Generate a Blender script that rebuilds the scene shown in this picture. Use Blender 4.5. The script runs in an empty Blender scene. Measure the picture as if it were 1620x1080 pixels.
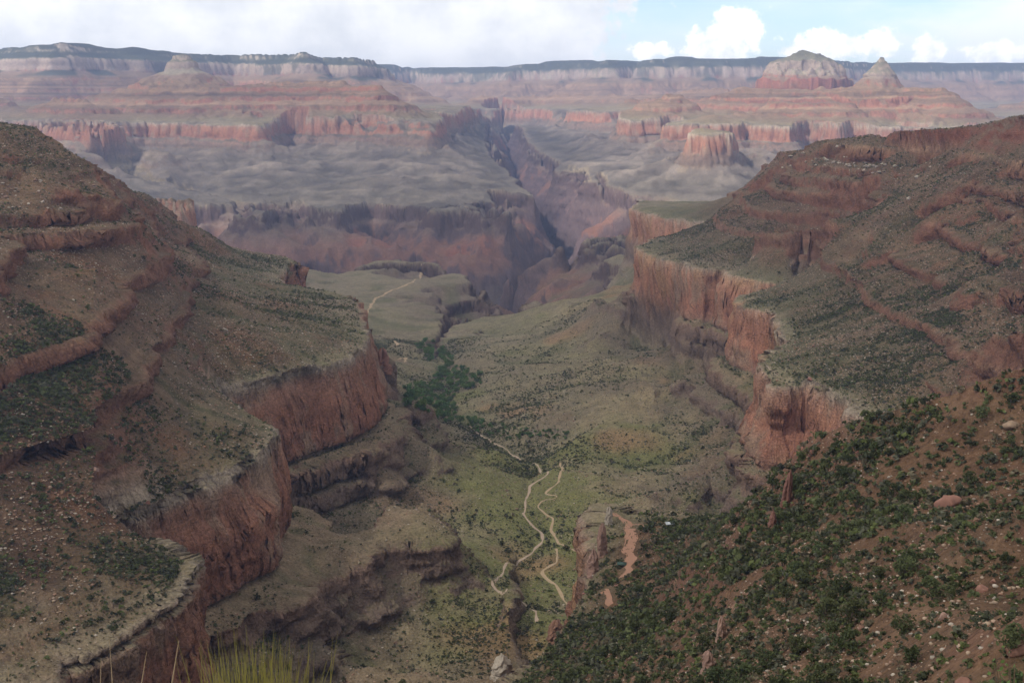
import bpy, math, random, time
import numpy as np
T_START = time.time()
def log(*a): print('[%.1fs]' % (time.time() - T_START), *a, flush=True)
C = bpy.context.scene
COL = C.collection

# ------------------------------------------------------------------ camera, sky, sun, exposure
CAM = np.array([0.0, 0.0, 1780.0])
FPX = 1908.0                                    # focal length in pixels of the 1620 wide frame
PITCH = math.atan(370.0 / FPX)
cd = bpy.data.cameras.new('camera'); cam = bpy.data.objects.new('camera', cd); COL.objects.link(cam)
cam.location = CAM; cam.rotation_euler = (math.pi / 2 - PITCH, 0, 0)
cd.sensor_width = 36.0; cd.lens = 36.0 * FPX / 1620.0; cd.clip_start = 0.1; cd.clip_end = 90000
C.camera = cam
C.view_settings.view_transform = 'Standard'; C.view_settings.look = 'None'
C.view_settings.gamma = 1.0; C.view_settings.exposure = 0.78; C.view_settings.use_curve_mapping = False
SUN_EL, SUN_AZ = math.radians(48), math.radians(-118)     # azimuth clockwise from +Y
sd = bpy.data.lights.new('sun', 'SUN'); sun = bpy.data.objects.new('sun', sd); COL.objects.link(sun)
sd.energy = 3.2; sd.angle = math.radians(2.0); sd.color = (1.0, 0.93, 0.82)
sun.rotation_euler = (math.pi / 2 - SUN_EL, 0, -SUN_AZ + math.pi)
sun.location = (0, 0, 3000)
C.cycles.use_denoising = True
C.cycles.max_bounces = 5; C.cycles.diffuse_bounces = 2; C.cycles.glossy_bounces = 1
C.cycles.transmission_bounces = 3; C.cycles.transparent_max_bounces = 6; C.cycles.volume_bounces = 1
C.cycles.caustics_reflective = False; C.cycles.caustics_refractive = False

class NT:
    """tiny helper to write node maths"""
    def __init__(s, tree): s.t = tree; s.n = tree.nodes; s.l = tree.links
    def new(s, typ, **kw):
        n = s.n.new(typ)
        for k, v in kw.items(): setattr(n, k, v)
        return n
    def put(s, sock, v):
        if isinstance(v, bpy.types.NodeSocket): s.l.new(v, sock)
        else: sock.default_value = v
    def m(s, op, a, b=0.0, c=None, clamp=False):
        n = s.new('ShaderNodeMath', operation=op); n.use_clamp = clamp
        s.put(n.inputs[0], a); s.put(n.inputs[1], b)
        if c is not None: s.put(n.inputs[2], c)
        return n.outputs[0]
    def sstep(s, x, lo, hi):
        n = s.new('ShaderNodeMapRange', interpolation_type='SMOOTHSTEP')
        s.put(n.inputs['Value'], x); n.inputs['From Min'].default_value = lo; n.inputs['From Max'].default_value = hi
        return n.outputs['Result']
    def mix(s, f, a, b, mode='MIX'):
        n = s.new('ShaderNodeMix', data_type='RGBA', blend_type=mode)
        s.put(n.inputs[0], f)
        for sock, v in ((n.inputs[6], a), (n.inputs[7], b)):
            if isinstance(v, (tuple, list)): v = tuple(v) + ((1.0,) if len(v) == 3 else ())
            s.put(sock, v)
        return n.outputs[2]
    def xyz(s, x, y, z):
        n = s.new('ShaderNodeCombineXYZ')
        for i, v in enumerate((x, y, z)): s.put(n.inputs[i], v)
        return n.outputs[0]
    def noise(s, vec, scale, detail=4.0, rough=0.55, out='Fac'):
        n = s.new('ShaderNodeTexNoise'); s.put(n.inputs['Vector'], vec)
        n.inputs['Scale'].default_value = scale; n.inputs['Detail'].default_value = detail
        n.inputs['Roughness'].default_value = rough
        return n.outputs[out]

def build_world():
    w = bpy.data.worlds.new('World'); C.world = w; w.use_nodes = True
    k = NT(w.node_tree); k.n.clear()
    out = k.new('ShaderNodeOutputWorld'); bg = k.new('ShaderNodeBackground')
    k.l.new(bg.outputs[0], out.inputs[0])
    sky = k.new('ShaderNodeTexSky', sky_type='NISHITA'); sky.sun_disc = False
    sky.sun_elevation = SUN_EL; sky.sun_rotation = SUN_AZ; sky.altitude = 1800; sky.air_density = 1.0; sky.dust_density = 1.0
    tc = k.new('ShaderNodeTexCoord'); sep = k.new('ShaderNodeSeparateXYZ'); k.l.new(tc.outputs['Generated'], sep.inputs[0])
    X, Y, Z = sep.outputs
    az = k.m('ARCTAN2', X, Y)
    u = k.m('MULTIPLY', az, 1908.0 / 100)                   # hundreds of photo pixels, as angles in the sky
    v = k.m('MULTIPLY', k.m('ARCSINE', Z), 1908.0 / 100)
    uv = k.xyz(u, v, 0.0)
    n1 = k.noise(uv, 0.9, 6, 0.6); n2 = k.noise(uv, 4.2, 6, 0.62); n3 = k.noise(k.xyz(k.m('MULTIPLY', u, 0.30), v, 3.0), 1.1, 5, 0.55)
    wob = k.m('ADD', k.m('MULTIPLY', k.m('SUBTRACT', n1, 0.5), 1.3), k.m('MULTIPLY', k.m('SUBTRACT', n2, 0.5), 2.0))
    # the great deck that covers the left two thirds of the northern sky
    edge = k.m('ADD', k.m('MULTIPLY', v, 0.50), 1.20)       # where the deck ends towards the right
    deck = k.sstep(k.m('ADD', k.m('SUBTRACT', edge, u), k.m('MULTIPLY', wob, 1.3)), -0.10, 0.45)
    def blob(cx, cy, rx, ry, sharp=0.42, amt=1.0):
        dx = k.m('DIVIDE', k.m('SUBTRACT', u, cx), rx); dy = k.m('DIVIDE', k.m('SUBTRACT', v, cy), ry)
        d = k.m('SQRT', k.m('ADD', k.m('MULTIPLY', dx, dx), k.m('MULTIPLY', dy, dy)))
        return k.sstep(k.m('ADD', k.m('SUBTRACT', 1.0, d), k.m('MULTIPLY', wob, amt)), -0.02, sharp)
    puffs = None
    for b in ((3.36, 1.25, .42, .36), (3.22, 1.0, .55, .35), (3.05, .80, .6, .22), (3.55, 1.2, .3, .28), (4.85, .92, .75, .26), (5.45, .95, .35, .24), (4.4, .85, .5, .14),
              (6.2, .80, .26, .24), (7.15, .76, .55, .18), (8.2, .84, .5, .2), (2.1, .85, .45, .16), (9.5, .9, .8, .25), (-9, .8, 1.5, .4)):
        q = blob(*b); puffs = q if puffs is None else k.m('MAXIMUM', puffs, q)
    veil = k.m('MULTIPLY', k.sstep(k.m('ADD', n3, k.m('MULTIPLY', k.m('SUBTRACT', u, 5.0), 0.075)), 0.38, 0.72), 0.93)   # thin high cloud, thicker to the right
    skyc = k.mix(1.0, sky.outputs[0], (0.105, 0.105, 0.105, 1), 'MULTIPLY')
    veil2 = k.m('MULTIPLY', k.sstep(n3, 0.25, 0.8), 0.62)
    c = k.mix(k.m('MAXIMUM', veil, veil2), skyc, (0.78, 0.80, 0.815))
    shade = k.sstep(k.m('ADD', k.m('MULTIPLY', n1, 0.75), k.m('MULTIPLY', n3, 0.45)), 0.38, 0.80)
    deckc = k.mix(shade, (0.575, 0.595, 0.62), (0.83, 0.825, 0.805))
    c = k.mix(deck, c, deckc)
    c = k.mix(puffs, c, k.mix(k.sstep(n2, .3, .7), (0.80, 0.81, 0.82), (1.06, 1.05, 1.03)))
    # overhead the storm cloud is thick and grey
    nz = k.noise(k.xyz(X, Y, Z), 3.0, 4, 0.5)
    over = k.sstep(k.m('ADD', Z, k.m('MULTIPLY', k.m('SUBTRACT', nz, 0.5), 0.25)), 0.13, 0.42)
    c = k.mix(over, c, k.mix(nz, (0.215, 0.207, 0.195), (0.43, 0.415, 0.39)))
    k.l.new(c, bg.inputs[0]); bg.inputs[1].default_value = 1.0
build_world()

# ------------------------------------------------------------------ numpy noise
f4 = np.float32
def _h(ix, iy, iz, seed):
    h = ix.astype(np.uint32) * np.uint32(374761393) + iy.astype(np.uint32) * np.uint32(668265263) + (iz.astype(np.uint32) if hasattr(iz, 'astype') else np.uint32(iz)) * np.uint32(2246822519) + np.uint32(seed * 3266489917 & 0xffffffff)
    h = (h ^ (h >> np.uint32(13))) * np.uint32(1274126177)
    h = h ^ (h >> np.uint32(16))
    return (h & np.uint32(0xffff)).astype(f4) * f4(2.0 / 65535) - f4(1)
def noise2(x, y, seed=0):
    x = np.asarray(x, dtype=np.float64); y = np.asarray(y, dtype=np.float64)
    fx = np.floor(x); fy = np.floor(y); ix = fx.astype(np.int64); iy = fy.astype(np.int64)
    tx = (x - fx).astype(f4); ty = (y - fy).astype(f4)
    tx = tx * tx * (3 - 2 * tx); ty = ty * ty * (3 - 2 * ty)
    a = _h(ix, iy, 0, seed); b = _h(ix + 1, iy, 0, seed); c = _h(ix, iy + 1, 0, seed); d = _h(ix + 1, iy + 1, 0, seed)
    a += (b - a) * tx; c += (d - c) * tx
    return a + (c - a) * ty
def noise3(x, y, z, seed=0):
    fz = np.floor(z); iz = fz.astype(np.int64); tz = (z - fz).astype(f4); tz = tz * tz * (3 - 2 * tz)
    fx = np.floor(x); fy = np.floor(y); ix = fx.astype(np.int64); iy = fy.astype(np.int64)
    tx = (x - fx).astype(f4); ty = (y - fy).astype(f4)
    tx = tx * tx * (3 - 2 * tx); ty = ty * ty * (3 - 2 * ty)
    r = []
    for k in (0, 1):
        a = _h(ix, iy, iz + k, seed); b = _h(ix + 1, iy, iz + k, seed); c = _h(ix, iy + 1, iz + k, seed); d = _h(ix + 1, iy + 1, iz + k, seed)
        a += (b - a) * tx; c += (d - c) * tx
        r.append(a + (c - a) * ty)
    return r[0] + (r[1] - r[0]) * tz
def rot(x, y, a): return x * math.cos(a) - y * math.sin(a), x * math.sin(a) + y * math.cos(a)
def smooth(x, lo, hi):
    t = np.clip((x - lo) / (hi - lo), 0, 1); return t * t * (3 - 2 * t)

# ------------------------------------------------------------------ from the photograph's pixels to points on the ground
cp, sp = math.cos(PITCH), math.sin(PITCH)
def ray(px, py):
    u = (px - 810.0) / FPX; v = (540.0 - py) / FPX
    return np.array([u, cp + v * sp, -sp + v * cp])
def at_z(px, py, z): d = ray(px, py); t = (z - CAM[2]) / d[2]; return CAM + d * t
def at_d(px, py, dist): d = ray(px, py); return CAM + d * (dist / d[1])

# ------------------------------------------------------------------ strata: from a smooth field B to stepped heights S
LAYERS = [(500, 1050, 1.25), (1050, 1062, .8), (1062, 1095, 6), (1095, 1105, .8), (1105, 1140, 8), (1140, 1215, .6), (1215, 1223, 3.5), (1223, 1248, .75), (1248, 1256, 4), (1256, 1262, .8),
          (1262, 1286, 6), (1286, 1293, .7), (1293, 1318, 8), (1318, 1333, .75), (1333, 1360, 10), (1360, 1363, 1.2), (1363, 1432, 14), (1432, 1435, .9), (1435, 1440, 6), (1440, 1475, .55),
          (1475, 1500, .6), (1500, 1512, 9), (1512, 1545, .6), (1545, 1560, 10), (1560, 1594, .6), (1594, 1612, 11), (1612, 1634, .65), (1634, 1650, 10), (1650, 1660, .7), (1660, 1674, 8), (1674, 1692, .65), (1692, 1720, 13), (1720, 1800, .6), (1800, 1850, 9), (1850, 1853, 1.2), (1853, 1920, 10), (1920, 1950, .7), (1950, 1956, 4), (1956, 1990, .7),
          (1990, 2020, 6), (2020, 2045, .8), (2045, 2090, 4), (2090, 2400, .2)]
SOFT = [(500, 1050, 1.0), (1050, 1140, 2.2), (1140, 1215, .6), (1215, 1262, .8), (1262, 1318, 1.6), (1318, 1333, .8), (1333, 1440, 9), (1440, 1475, .6), (1475, 1720, 1), (1720, 1800, .6), (1800, 1920, 6),
        (1920, 1990, .7), (1990, 2090, 1.6), (2090, 2400, .2)]
ZK = np.array([LAYERS[0][0]] + [l[1] for l in LAYERS], float)
BK = np.concatenate([[0], np.cumsum([(l[1] - l[0]) / l[2] for l in LAYERS])]) + 500
# the soft profile shares B at the main boundaries
_sz = [SOFT[0][0]] + [l[1] for l in SOFT]
def Tinv(s): return np.interp(s, ZK, BK)
SB = Tinv(np.array(_sz, float)); SZ = np.array(_sz, float)
def T2inv(s): return np.interp(s, SZ, SB)
def T1(b): return np.interp(b, BK, ZK)
def T2(b): return np.interp(b, SB, SZ)
BOLD = [(1475, 1500, .5), (1500, 1538, 9), (1538, 1575, .5), (1575, 1610, 9), (1610, 1645, .55), (1645, 1672, 9), (1672, 1692, .5), (1692, 1720, 12)]
_q = np.cumsum([(l[1] - l[0]) / l[2] for l in BOLD]); _b0, _b1 = Tinv(1475), Tinv(1720)
ZKm = np.array([1180, 1196, 1206, 1222, 1236]); BKm = np.interp(np.array([1180, 1199, 1201, 1226, 1229]), ZK, BK); _lo = (ZK <= 1475) & ~((ZK > 1170) & (ZK < 1248))
BB = np.concatenate([np.sort(np.concatenate([BK[_lo], BKm])), _b0 + _q / _q[-1] * (_b1 - _b0), BK[ZK > 1720]]); BZ = np.concatenate([np.sort(np.concatenate([ZK[_lo], ZKm])), [float(l[1]) for l in BOLD], ZK[ZK > 1720]])
def T3(b): return np.interp(b, BB, BZ)

# ------------------------------------------------------------------ traced lines: p = (px, py, height), d = (px, py, distance), w = (x, y, height)
L = []
def line(kind, pts, S=None, closed=False):
    P = []
    for a in pts:
        if kind == 'p': P.append(at_z(*a))
        elif kind == 'd': P.append(at_d(*a))
        else: P.append(np.array(a, float))
    if closed: P.append(P[0])
    L.append((np.array(P), S))
def pz(z, pts, S=None): line('p', [(x, y, z) for x, y in pts], S)
W = lambda *p, S=None: line('w', p, S)
D = lambda *p, S=None, closed=False: line('d', p, S, closed)
P_ = lambda *p, S=None: line('p', p, S)

CREEK = [(706, 1063, 1335), (740, 990, 1310), (779, 926, 1280), (800, 897, 1265), (843, 871, 1250), (860, 850, 1240), (830, 816, 1225), (838, 769, 1205), (868, 748, 1200), (830, 728, 1190), (779, 701, 1175),
         (740, 670, 1165), (705, 640, 1155), (700, 600, 1147), (690, 560, 1140), (688, 545, 1137)]
P_(*CREEK)
P_((688, 545, 1137), (722, 510, 1118)); W((-170, 3700, 1118), (-110, 3900, 1090), (-30, 4150, 1020), (60, 4700, 880), (0, 5800, 740))
# -- left wall: top of the great red cliff
pz(1440, [(-60, 1092), (60, 1045), (155, 1010), (211, 985), (262, 945), (289, 891), (248, 863), (205, 842), (180, 826), (180, 816), (192, 813), (230, 800), (300, 770), (337, 752), (375, 737), (420, 710), (442, 682), (432, 668),
          (400, 655), (360, 632), (350, 615), (400, 602), (450, 590), (500, 578), (550, 562), (575, 538), (570, 500), (565, 471), (530, 463), (480, 455), (440, 449), (437, 446), (455, 425), (470, 411), (482, 411), (440, 403), (400, 400), (345, 397)], S=1440)
pz(1440, [(345, 397), (290, 388), (262, 372), (283, 330), (300, 320), (262, 316)], S=1440)
W((-1230, 4640, 1440), (-1600, 4700, 1440), (-3000, 4400, 1440), (-5000, 4200, 1440), S=1440)
D((0, 1000, 735), (0, 900, 805), (0, 800, 870), (0, 700, 930), (0, 600, 990), (0, 500, 1080), (0, 430, 1190))
D((150, 900, 832), (150, 800, 910), (150, 700, 985), (150, 600, 1080), (150, 500, 1200), (150, 420, 1350))
D((300, 700, 1130), (300, 600, 1300), (300, 500, 1600), (300, 430, 1960))
P_((430, 560, 1462), (430, 500, 1468), (380, 440, 1480))
D((0, 207, 1650), (30, 208, 1720), (59, 204, 1800), (40, 200, 2000), S=1720)
D((0, 195, 1800), (45, 202, 1950))
D((-150, 330, 1200), (0, 341, 1400), (100, 336, 1510), (170, 329, 1640), S=1650)
D((20, 270, 1560), (100, 266, 1690), (145, 261, 1800), (150, 280, 1950), S=1674)
D((0, 372, 1320), (120, 366, 1460), (224, 353, 1650), S=1612)
D((133, 238, 1880), (150, 278, 2000), (185, 300, 2300), (220, 313, 3300))
D((224, 353, 1650), (236, 370, 1850), (262, 386, 2150), (300, 395, 2500))
W((-560, 900, 1640), (-700, 1000, 1720), (-1000, 1200, 1790)); W((-1400, 900, 1800), (-1500, 2500, 1800), (-2500, 3400, 1700), (-4000, 3300, 1700))
# -- left flank of the side canyon
pz(1316, [(480, 852), (540, 868), (592, 888)], S=1318); P_((592, 930, 1292), (530, 965, 1308), (470, 1000, 1326), (400, 1030, 1342))
pz(1333, [(320, 1010), (375, 935), (430, 885), (463, 805), (455, 790)], S=1334)
pz(1262, [(560, 800), (625, 755), (680, 695), (655, 650), (635, 640)], S=1262)
P_((690, 760, 1258), (690, 700, 1232), (655, 662, 1228))
P_((600, 1062, 1358), (450, 1062, 1372)); P_((600, 1000, 1314))
W((-420, 2750, 1200), (-520, 3200, 1185), (-650, 3900, 1178), (-1500, 4050, 1190))
P_((575, 512, 1163), (520, 470, 1157), (600, 470, 1152), (700, 470, 1148)); P_((640, 560, 1158), (600, 520, 1160))
# -- the bench with the overlook and the dark rim of the inner canyon
pz(1146, [(380, 470), (490, 444), (560, 430), (620, 424), (667, 420), (700, 430), (735, 436), (742, 452), (784, 463), (786, 476), (740, 490), (719, 498), (722, 508)], S=1140)
pz(1146, [(734, 511), (757, 503), (800, 493), (832, 482), (850, 474), (853, 489)], S=1140)
W((85, 3755, 1146), (200, 3900, 1146), (300, 4080, 1146), (345, 4260, 1146), (365, 4420, 1146), (520, 4900, 1146), (640, 5200, 1146), (900, 5300, 1146), S=1140); W((352, 5560, 1150), (430, 5700, 1150), (520, 5850, 1150), (600, 5750, 1150), (560, 5600, 1150), S=1140); W((330, 4700, 1000), (480, 5150, 1030), (700, 5420, 1060)); W((250, 5500, 980), (300, 5900, 900)); W((900, 5500, 1150), (1800, 5300, 1150), (3500, 5200, 1150), S=1140)
W((-1100, 4500, 1146), (-2000, 4350, 1146), (-4500, 4200, 1146), S=1140)
W((-5000, 5700, 740), (-2000, 5900, 740), (-900, 5750, 740), (0, 5800, 740), (900, 6250, 740), (2000, 6000, 740), (5000, 6000, 740))
P_((880, 407, 1085), (846, 430, 1010), (800, 440, 960))
# -- right wall
pz(1440, [(1145, 318), (1010, 317), (1003, 328), (1060, 345), (1120, 352)], S=1440)
pz(1440, [(1120, 352), (1090, 372), (1030, 378), (1012, 388), (1030, 402), (1069, 412), (1110, 425), (1170, 428), (1225, 418), (1262, 420), (1290, 432), (1250, 447), (1200, 460), (1172, 468), (1178, 480), (1220, 494), (1252, 521), (1240, 540), (1215, 560),
          (1206, 572), (1222, 601), (1278, 602), (1330, 625), (1371, 642)], S=1440)
W((400, 1361, 1440), (530, 1150, 1440), (520, 1010, 1440), (440, 960, 1440), (330, 985, 1440), (225, 1010, 1440), S=1440)
pz(1440, [(1100, 812), (1040, 812), (1000, 812), (962, 801), (948, 850), (928, 925), (880, 1000), (800, 1080)], S=1440)
W((-4, 673, 1440), (-70, 620, 1440), (-170, 590, 1440), (-260, 610, 1440), (-310, 660, 1440), S=1440)
W((1000, 4650, 1440), (1600, 4500, 1440), (3000, 4300, 1440), (5000, 4300, 1440), S=1440)
D((1310, 224, 2950), (1240, 257, 3150), (1190, 300, 3650), (1150, 317, 4150))
D((1310, 224, 2950), (1400, 209, 2700), (1500, 204, 2450), (1560, 199, 2350), (1620, 182, 2200), (1750, 150, 2050))
D((1316, 228, 2900), (1370, 231, 2800), (1430, 236, 2600), (1490, 239, 2450), (1550, 246, 2250), (1640, 258, 2020), S=1720)
D((1245, 280, 2950), (1330, 284, 2650), (1410, 296, 2470), (1500, 300, 2250), S=1650)
D((1480, 352, 2050), (1540, 385, 1830), (1620, 415, 1650), (1700, 430, 1600), S=1612)
D((1200, 370, 2560), (1300, 360, 2400), (1400, 360, 2200)); D((1300, 400, 2260), (1400, 420, 2000), (1500, 450, 1700), (1620, 470, 1450)); D((1330, 470, 1900), (1400, 500, 1680), (1500, 540, 1450), (1620, 560, 1210)); D((1300, 540, 1640), (1400, 570, 1470), (1500, 620, 1285)); P_((1120, 380, 1466), (1160, 400, 1466))
W((640, 900, 1500), (760, 900, 1590), (1000, 950, 1700)); W((900, 1300, 1700), (1250, 1400, 1800), (1300, 2200, 1800), (1500, 3000, 1740), (2500, 3300, 1740), (4000, 3300, 1740)); W((300, 760, 1500), (420, 800, 1480))
# -- right flank of the side canyon
P_((1180, 772, 1280), (1100, 792, 1278), (1040, 805, 1282)); P_((900, 800, 1272), (1000, 700, 1258), (1090, 650, 1252))
P_((1000, 532, 1226), (1060, 560, 1236), (1110, 640, 1250)); P_((985, 480, 1290), (1000, 520, 1232))
P_((976, 442, 1345), (940, 455, 1288), (900, 475, 1228), (862, 490, 1168)); P_((800, 560, 1172), (900, 600, 1225)); P_((880, 660, 1212), (940, 680, 1232)); P_((760, 530, 1141), (850, 530, 1180))
P_((905, 900, 1330), (880, 940, 1345), (850, 990, 1362))
# -- the spur the path goes down, in front
D((1640, 1076, 132), (1400, 1076, 195), (1200, 1078, 250), (1000, 1078, 385), (900, 1080, 505))
D((1640, 980, 160), (1500, 950, 230), (1350, 930, 280), (1200, 930, 350), (1100, 940, 445), (1000, 940, 690))
D((1640, 800, 255), (1450, 800, 325), (1300, 830, 375), (1150, 880, 440), (1040, 900, 650))
D((1640, 596, 420), (1500, 625, 445), (1380, 652, 475), (1290, 692, 530), (1200, 775, 660), (1130, 808, 800), (1078, 820, 930))
W((420, 420, 1712), (600, 500, 1740), (900, 600, 1790)); W((0, 100, 1714), (0, 200, 1658), (0, 300, 1600), (0, 400, 1545), (0, 500, 1495)); W((-100, 100, 1705), (-160, 250, 1610), (-220, 420, 1520)); W((-300, 200, 1690), (-420, 420, 1620), (-520, 640, 1600))
for _r, _z in ((21, 1765.5), (45, 1749), (75, 1730)): W(*[(_r * math.sin(t), _r * math.cos(t), _z) for t in np.linspace(-.64, .64, 20)])
W((100, 80, 1733), (200, 120, 1735), (400, 250, 1735))
# -- north side: the Tonto rim above the inner canyon
pz(1216, [(60, 300), (250, 307), (300, 305), (332, 312), (360, 317), (377, 322), (400, 332), (410, 341), (425, 332), (442, 327), (470, 318), (487, 327), (537, 337), (550, 327), (587, 321), (632, 327), (675, 330), (747, 332), (808, 338), (796, 330)], S=1140)
D((-400, 305, 7000), (60, 300, 7000), S=1140)
D((796, 330, 7300), (768, 301, 7650), (800, 303, 7650), (846, 312, 7650), (826, 297, 7900), (815, 280, 8500), (780, 250, 9500), (765, 215, 11500), (770, 195, 13000), S=1140)
D((820, 195, 13000), (835, 225, 11500), (855, 243, 10500), (886, 258, 9500), (876, 272, 8800), (925, 276, 8600), (932, 289, 8150), (950, 276, 8300), (963, 297, 7750), (1005, 311, 7350), (1100, 325, 6900), (1400, 330, 6700), (2000, 335, 6500), S=1140)
W((0, 5800, 740), (150, 6300, 770), (300, 7000, 800), (350, 7800, 850), (200, 8800, 930), (50, 10000, 1040), (0, 12000, 1200), (-100, 14000, 1350), (-150, 16000, 1560))
P_((410, 341, 1150), (397, 370, 1055), (440, 405, 930), (480, 430, 850)); P_((560, 400, 985), (660, 400, 990)); P_((810, 372, 1070), (860, 385, 1000))
D((440, 306, 7300), (560, 304, 7350), (700, 290, 7500), (790, 288, 7800)); D((900, 240, 9000), (960, 258, 8300), (1010, 285, 7600), (1150, 300, 7300), (1250, 300, 7300))
# -- red cliff tops of the north side
D((-400, 195, 9300), (0, 190, 9800), (50, 190, 9700), S=1440)
D((62, 196, 8450), (100, 197, 8250), (140, 196, 8150), (176, 194, 8300), (190, 198, 8450), (170, 192, 8900), (110, 191, 8950), (70, 192, 8800), S=1440, closed=True)
D((205, 194, 9600), (250, 195, 9350), (330, 197, 9200), (405, 198, 8950), (414, 200, 8950), (426, 195, 9400), (450, 190, 9950), (478, 190, 9950), (490, 190, 9500), (560, 190, 9300), (640, 189, 9050), (680, 191, 8900), (690, 195, 9000), (700, 188, 9700), (680, 178, 10200), (700, 178, 10200), (714, 182, 10500), (742, 166, 11300), S=1440)
D((200, 225, 9150), (235, 250, 8500), (272, 273, 7900), (300, 290, 7600), (350, 316, 7250)); D((455, 236, 9000), (475, 262, 8350), (530, 300, 7650))
D((412, 262, 8150), (380, 290, 7650)); D((690, 245, 8500), (640, 265, 8100)); D((720, 232, 9300), (750, 250, 9000))
D((50, 240, 8700), (20, 250, 8500)); D((190, 250, 8050), (250, 285, 7550)); D((130, 238, 9250), (50, 238, 9200))
D((742, 166, 11300), (760, 172, 13500), (800, 172, 14800), (860, 172, 14500), (905, 176, 12100), (985, 177, 11600), (982, 189, 9900), (996, 194, 9750), (1045, 192, 9750), (1055, 190, 10100), (1112, 186, 10300), (1060, 196, 9400), (1052, 199, 9000), (1100, 198, 8900), (1175, 197, 8950), (1180, 195, 9300), (1190, 199, 9000), (1251, 202, 8800),
  (1262, 200, 9250), (1290, 200, 9300), (1327, 199, 8950), (1345, 198, 9150), (1400, 201, 9000), (1620, 204, 9000), (2000, 205, 8800), S=1440)
D((1088, 212, 7750), (1120, 214, 7650), (1150, 211, 7700), (1165, 216, 7850), (1150, 209, 8050), (1110, 208, 8050), S=1440, closed=True); D((1120, 205, 7900), S=1470)
D((1060, 232, 8400), (1120, 226, 8400), (1190, 232, 8300), (1200, 250, 8000)); D((1256, 240, 8500), (1262, 262, 8100)); D((1000, 225, 9200), (1030, 230, 8800)); D((1320, 235, 8300), (1330, 255, 7900))
# -- temples and ridges above them
D((222, 132, 10450), (285, 136, 10300), (350, 132, 10400))
D((200, 136, 10400), (260, 137, 10250), (330, 136, 10200), (400, 132, 10300), (460, 130, 10250), (541, 129, 10100), S=1720)
D((541, 129, 10100), (575, 148, 9900), (608, 151, 9700), (630, 170, 9500), (655, 182, 9300)); D((200, 136, 10400), (165, 170, 10100), (190, 185, 9900))
D((85, 156, 9750), (140, 158, 9700), S=1600); D((72, 186, 9500), (175, 189, 9400), S=1475); D((-200, 150, 10500), (0, 150, 10800), S=1600)

D((1180, 134, 10900), (1230, 138, 10700), (1300, 137, 10500), S=1720)

D((1310, 137, 10000), (1354, 139, 9800), (1411, 143, 9650), (1481, 141, 9550), S=1720); D((1481, 141, 9550), (1517, 167, 9400), (1582, 174, 9300), (1596, 188, 9250))
D((1222, 164, 9650), (1280, 165, 9550), (1345, 163, 9550), S=1600); D((1150, 178, 10000), (1200, 176, 9700))
D((1062, 157, 10300), (1072, 156, 10300), S=1610); D((1032, 176, 10350), (1112, 179, 10250), S=1475); D((1128, 184, 9150), S=1490); D((1000, 160, 12200), (1120, 158, 11800), S=1520)
# -- north rim
P_((-300, 92, 2478), (-60, 80, 2478), (0, 72, 2478), (45, 67, 2478), (100, 66, 2476), (200, 72, 2476), (290, 78, 2470), (370, 82, 2460), (460, 82, 2450), (482, 78, 2455), (505, 84, 2440), (560, 84, 2430), (592, 89, 2425), S=2090)
P_((612, 97, 2360), (640, 104, 2290)); D((640, 104, 15200), (655, 112, 14200), (690, 123, 13000), (725, 155, 12000), (744, 164, 11400))
pz(2168, [(-300, 120), (0, 112), (100, 111), (250, 111), (400, 113), (520, 114), (600, 113)], S=1800)
P_((640, 103, 2482), (700, 102, 2482), (800, 100, 2482), (832, 96, 2482), (950, 93, 2482), (962, 89, 2482), (1012, 92, 2482), (1035, 88, 2482), (1200, 88, 2482), (1300, 90, 2482), (1400, 97, 2482), (1620, 98, 2482), (2000, 98, 2482), S=2090)
pz(2172, [(690, 124), (800, 124), (900, 122), (1000, 122), (1200, 122), (1400, 124), (1620, 123), (2000, 124)], S=1800)
D((760, 150, 15200), (850, 152, 15600), (960, 150, 14500), (1150, 140, 13500), S=1600); D((1620, 160, 13500), (2000, 165, 13500), S=1600); D((1640, 190, 10500), (2000, 190, 10500))
O_ANCH = [(0, 30, 0), (-800, 600, 0), (800, 600, 0), (600, 1500, 0), (0, 1500, 0), (0, 2500, 0), (-600, 2600, 0), (900, 3000, 0), (0, 5600, 30), (-1000, 5700, 30), (-4000, 5500, 40), (4000, 5600, 40), (0, 21000, 390), (-6000, 16000, 385), (8000, 19000, 392)]
# end-of-lines

# ------------------------------------------------------------------ solving the fields on a grid that is as fine near as the eye sees it
DG = 0.0025
TH0, TH1, R0, R1 = -math.radians(38), math.radians(38), 20.0, 26000.0
NT_, NR = int((TH1 - TH0) / DG) // 16 * 16, int(math.log(R1 / R0) / DG) // 16 * 16
thg = TH0 + (np.arange(NT_) + .5) * DG; rg = R0 * np.exp((np.arange(NR) + .5) * DG)
def cell(P):
    th = np.arctan2(P[:, 0], P[:, 1]); r = np.hypot(P[:, 0], P[:, 1])
    return (th - TH0) / DG - .5, np.log(np.maximum(r, 1) / R0) / DG - .5
def raster(lines, valfn):
    s = np.zeros((NT_, NR)); n = np.zeros((NT_, NR))
    for P, S in lines:
        if len(P) == 1: Q = P; t = None
        else:
            i, j = cell(P); Q = []
            for a in range(len(P) - 1):
                m = max(2, int(2 * max(abs(i[a + 1] - i[a]), abs(j[a + 1] - j[a]))) + 1)
                q = np.linspace(0, 1, m)[:, None]; Q.append(P[a] * (1 - q) + P[a + 1] * q)
            Q = np.vstack(Q)
        i, j = cell(Q); i = np.round(i).astype(int); j = np.round(j).astype(int)
        ok = (i >= 0) & (i < NT_) & (j >= 0) & (j < NR)
        v = valfn(Q, S, i, j, ok)
        if v is None: continue
        np.add.at(s, (i[ok], j[ok]), v[ok]); np.add.at(n, (i[ok], j[ok]), 1)
    return s, n
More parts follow.
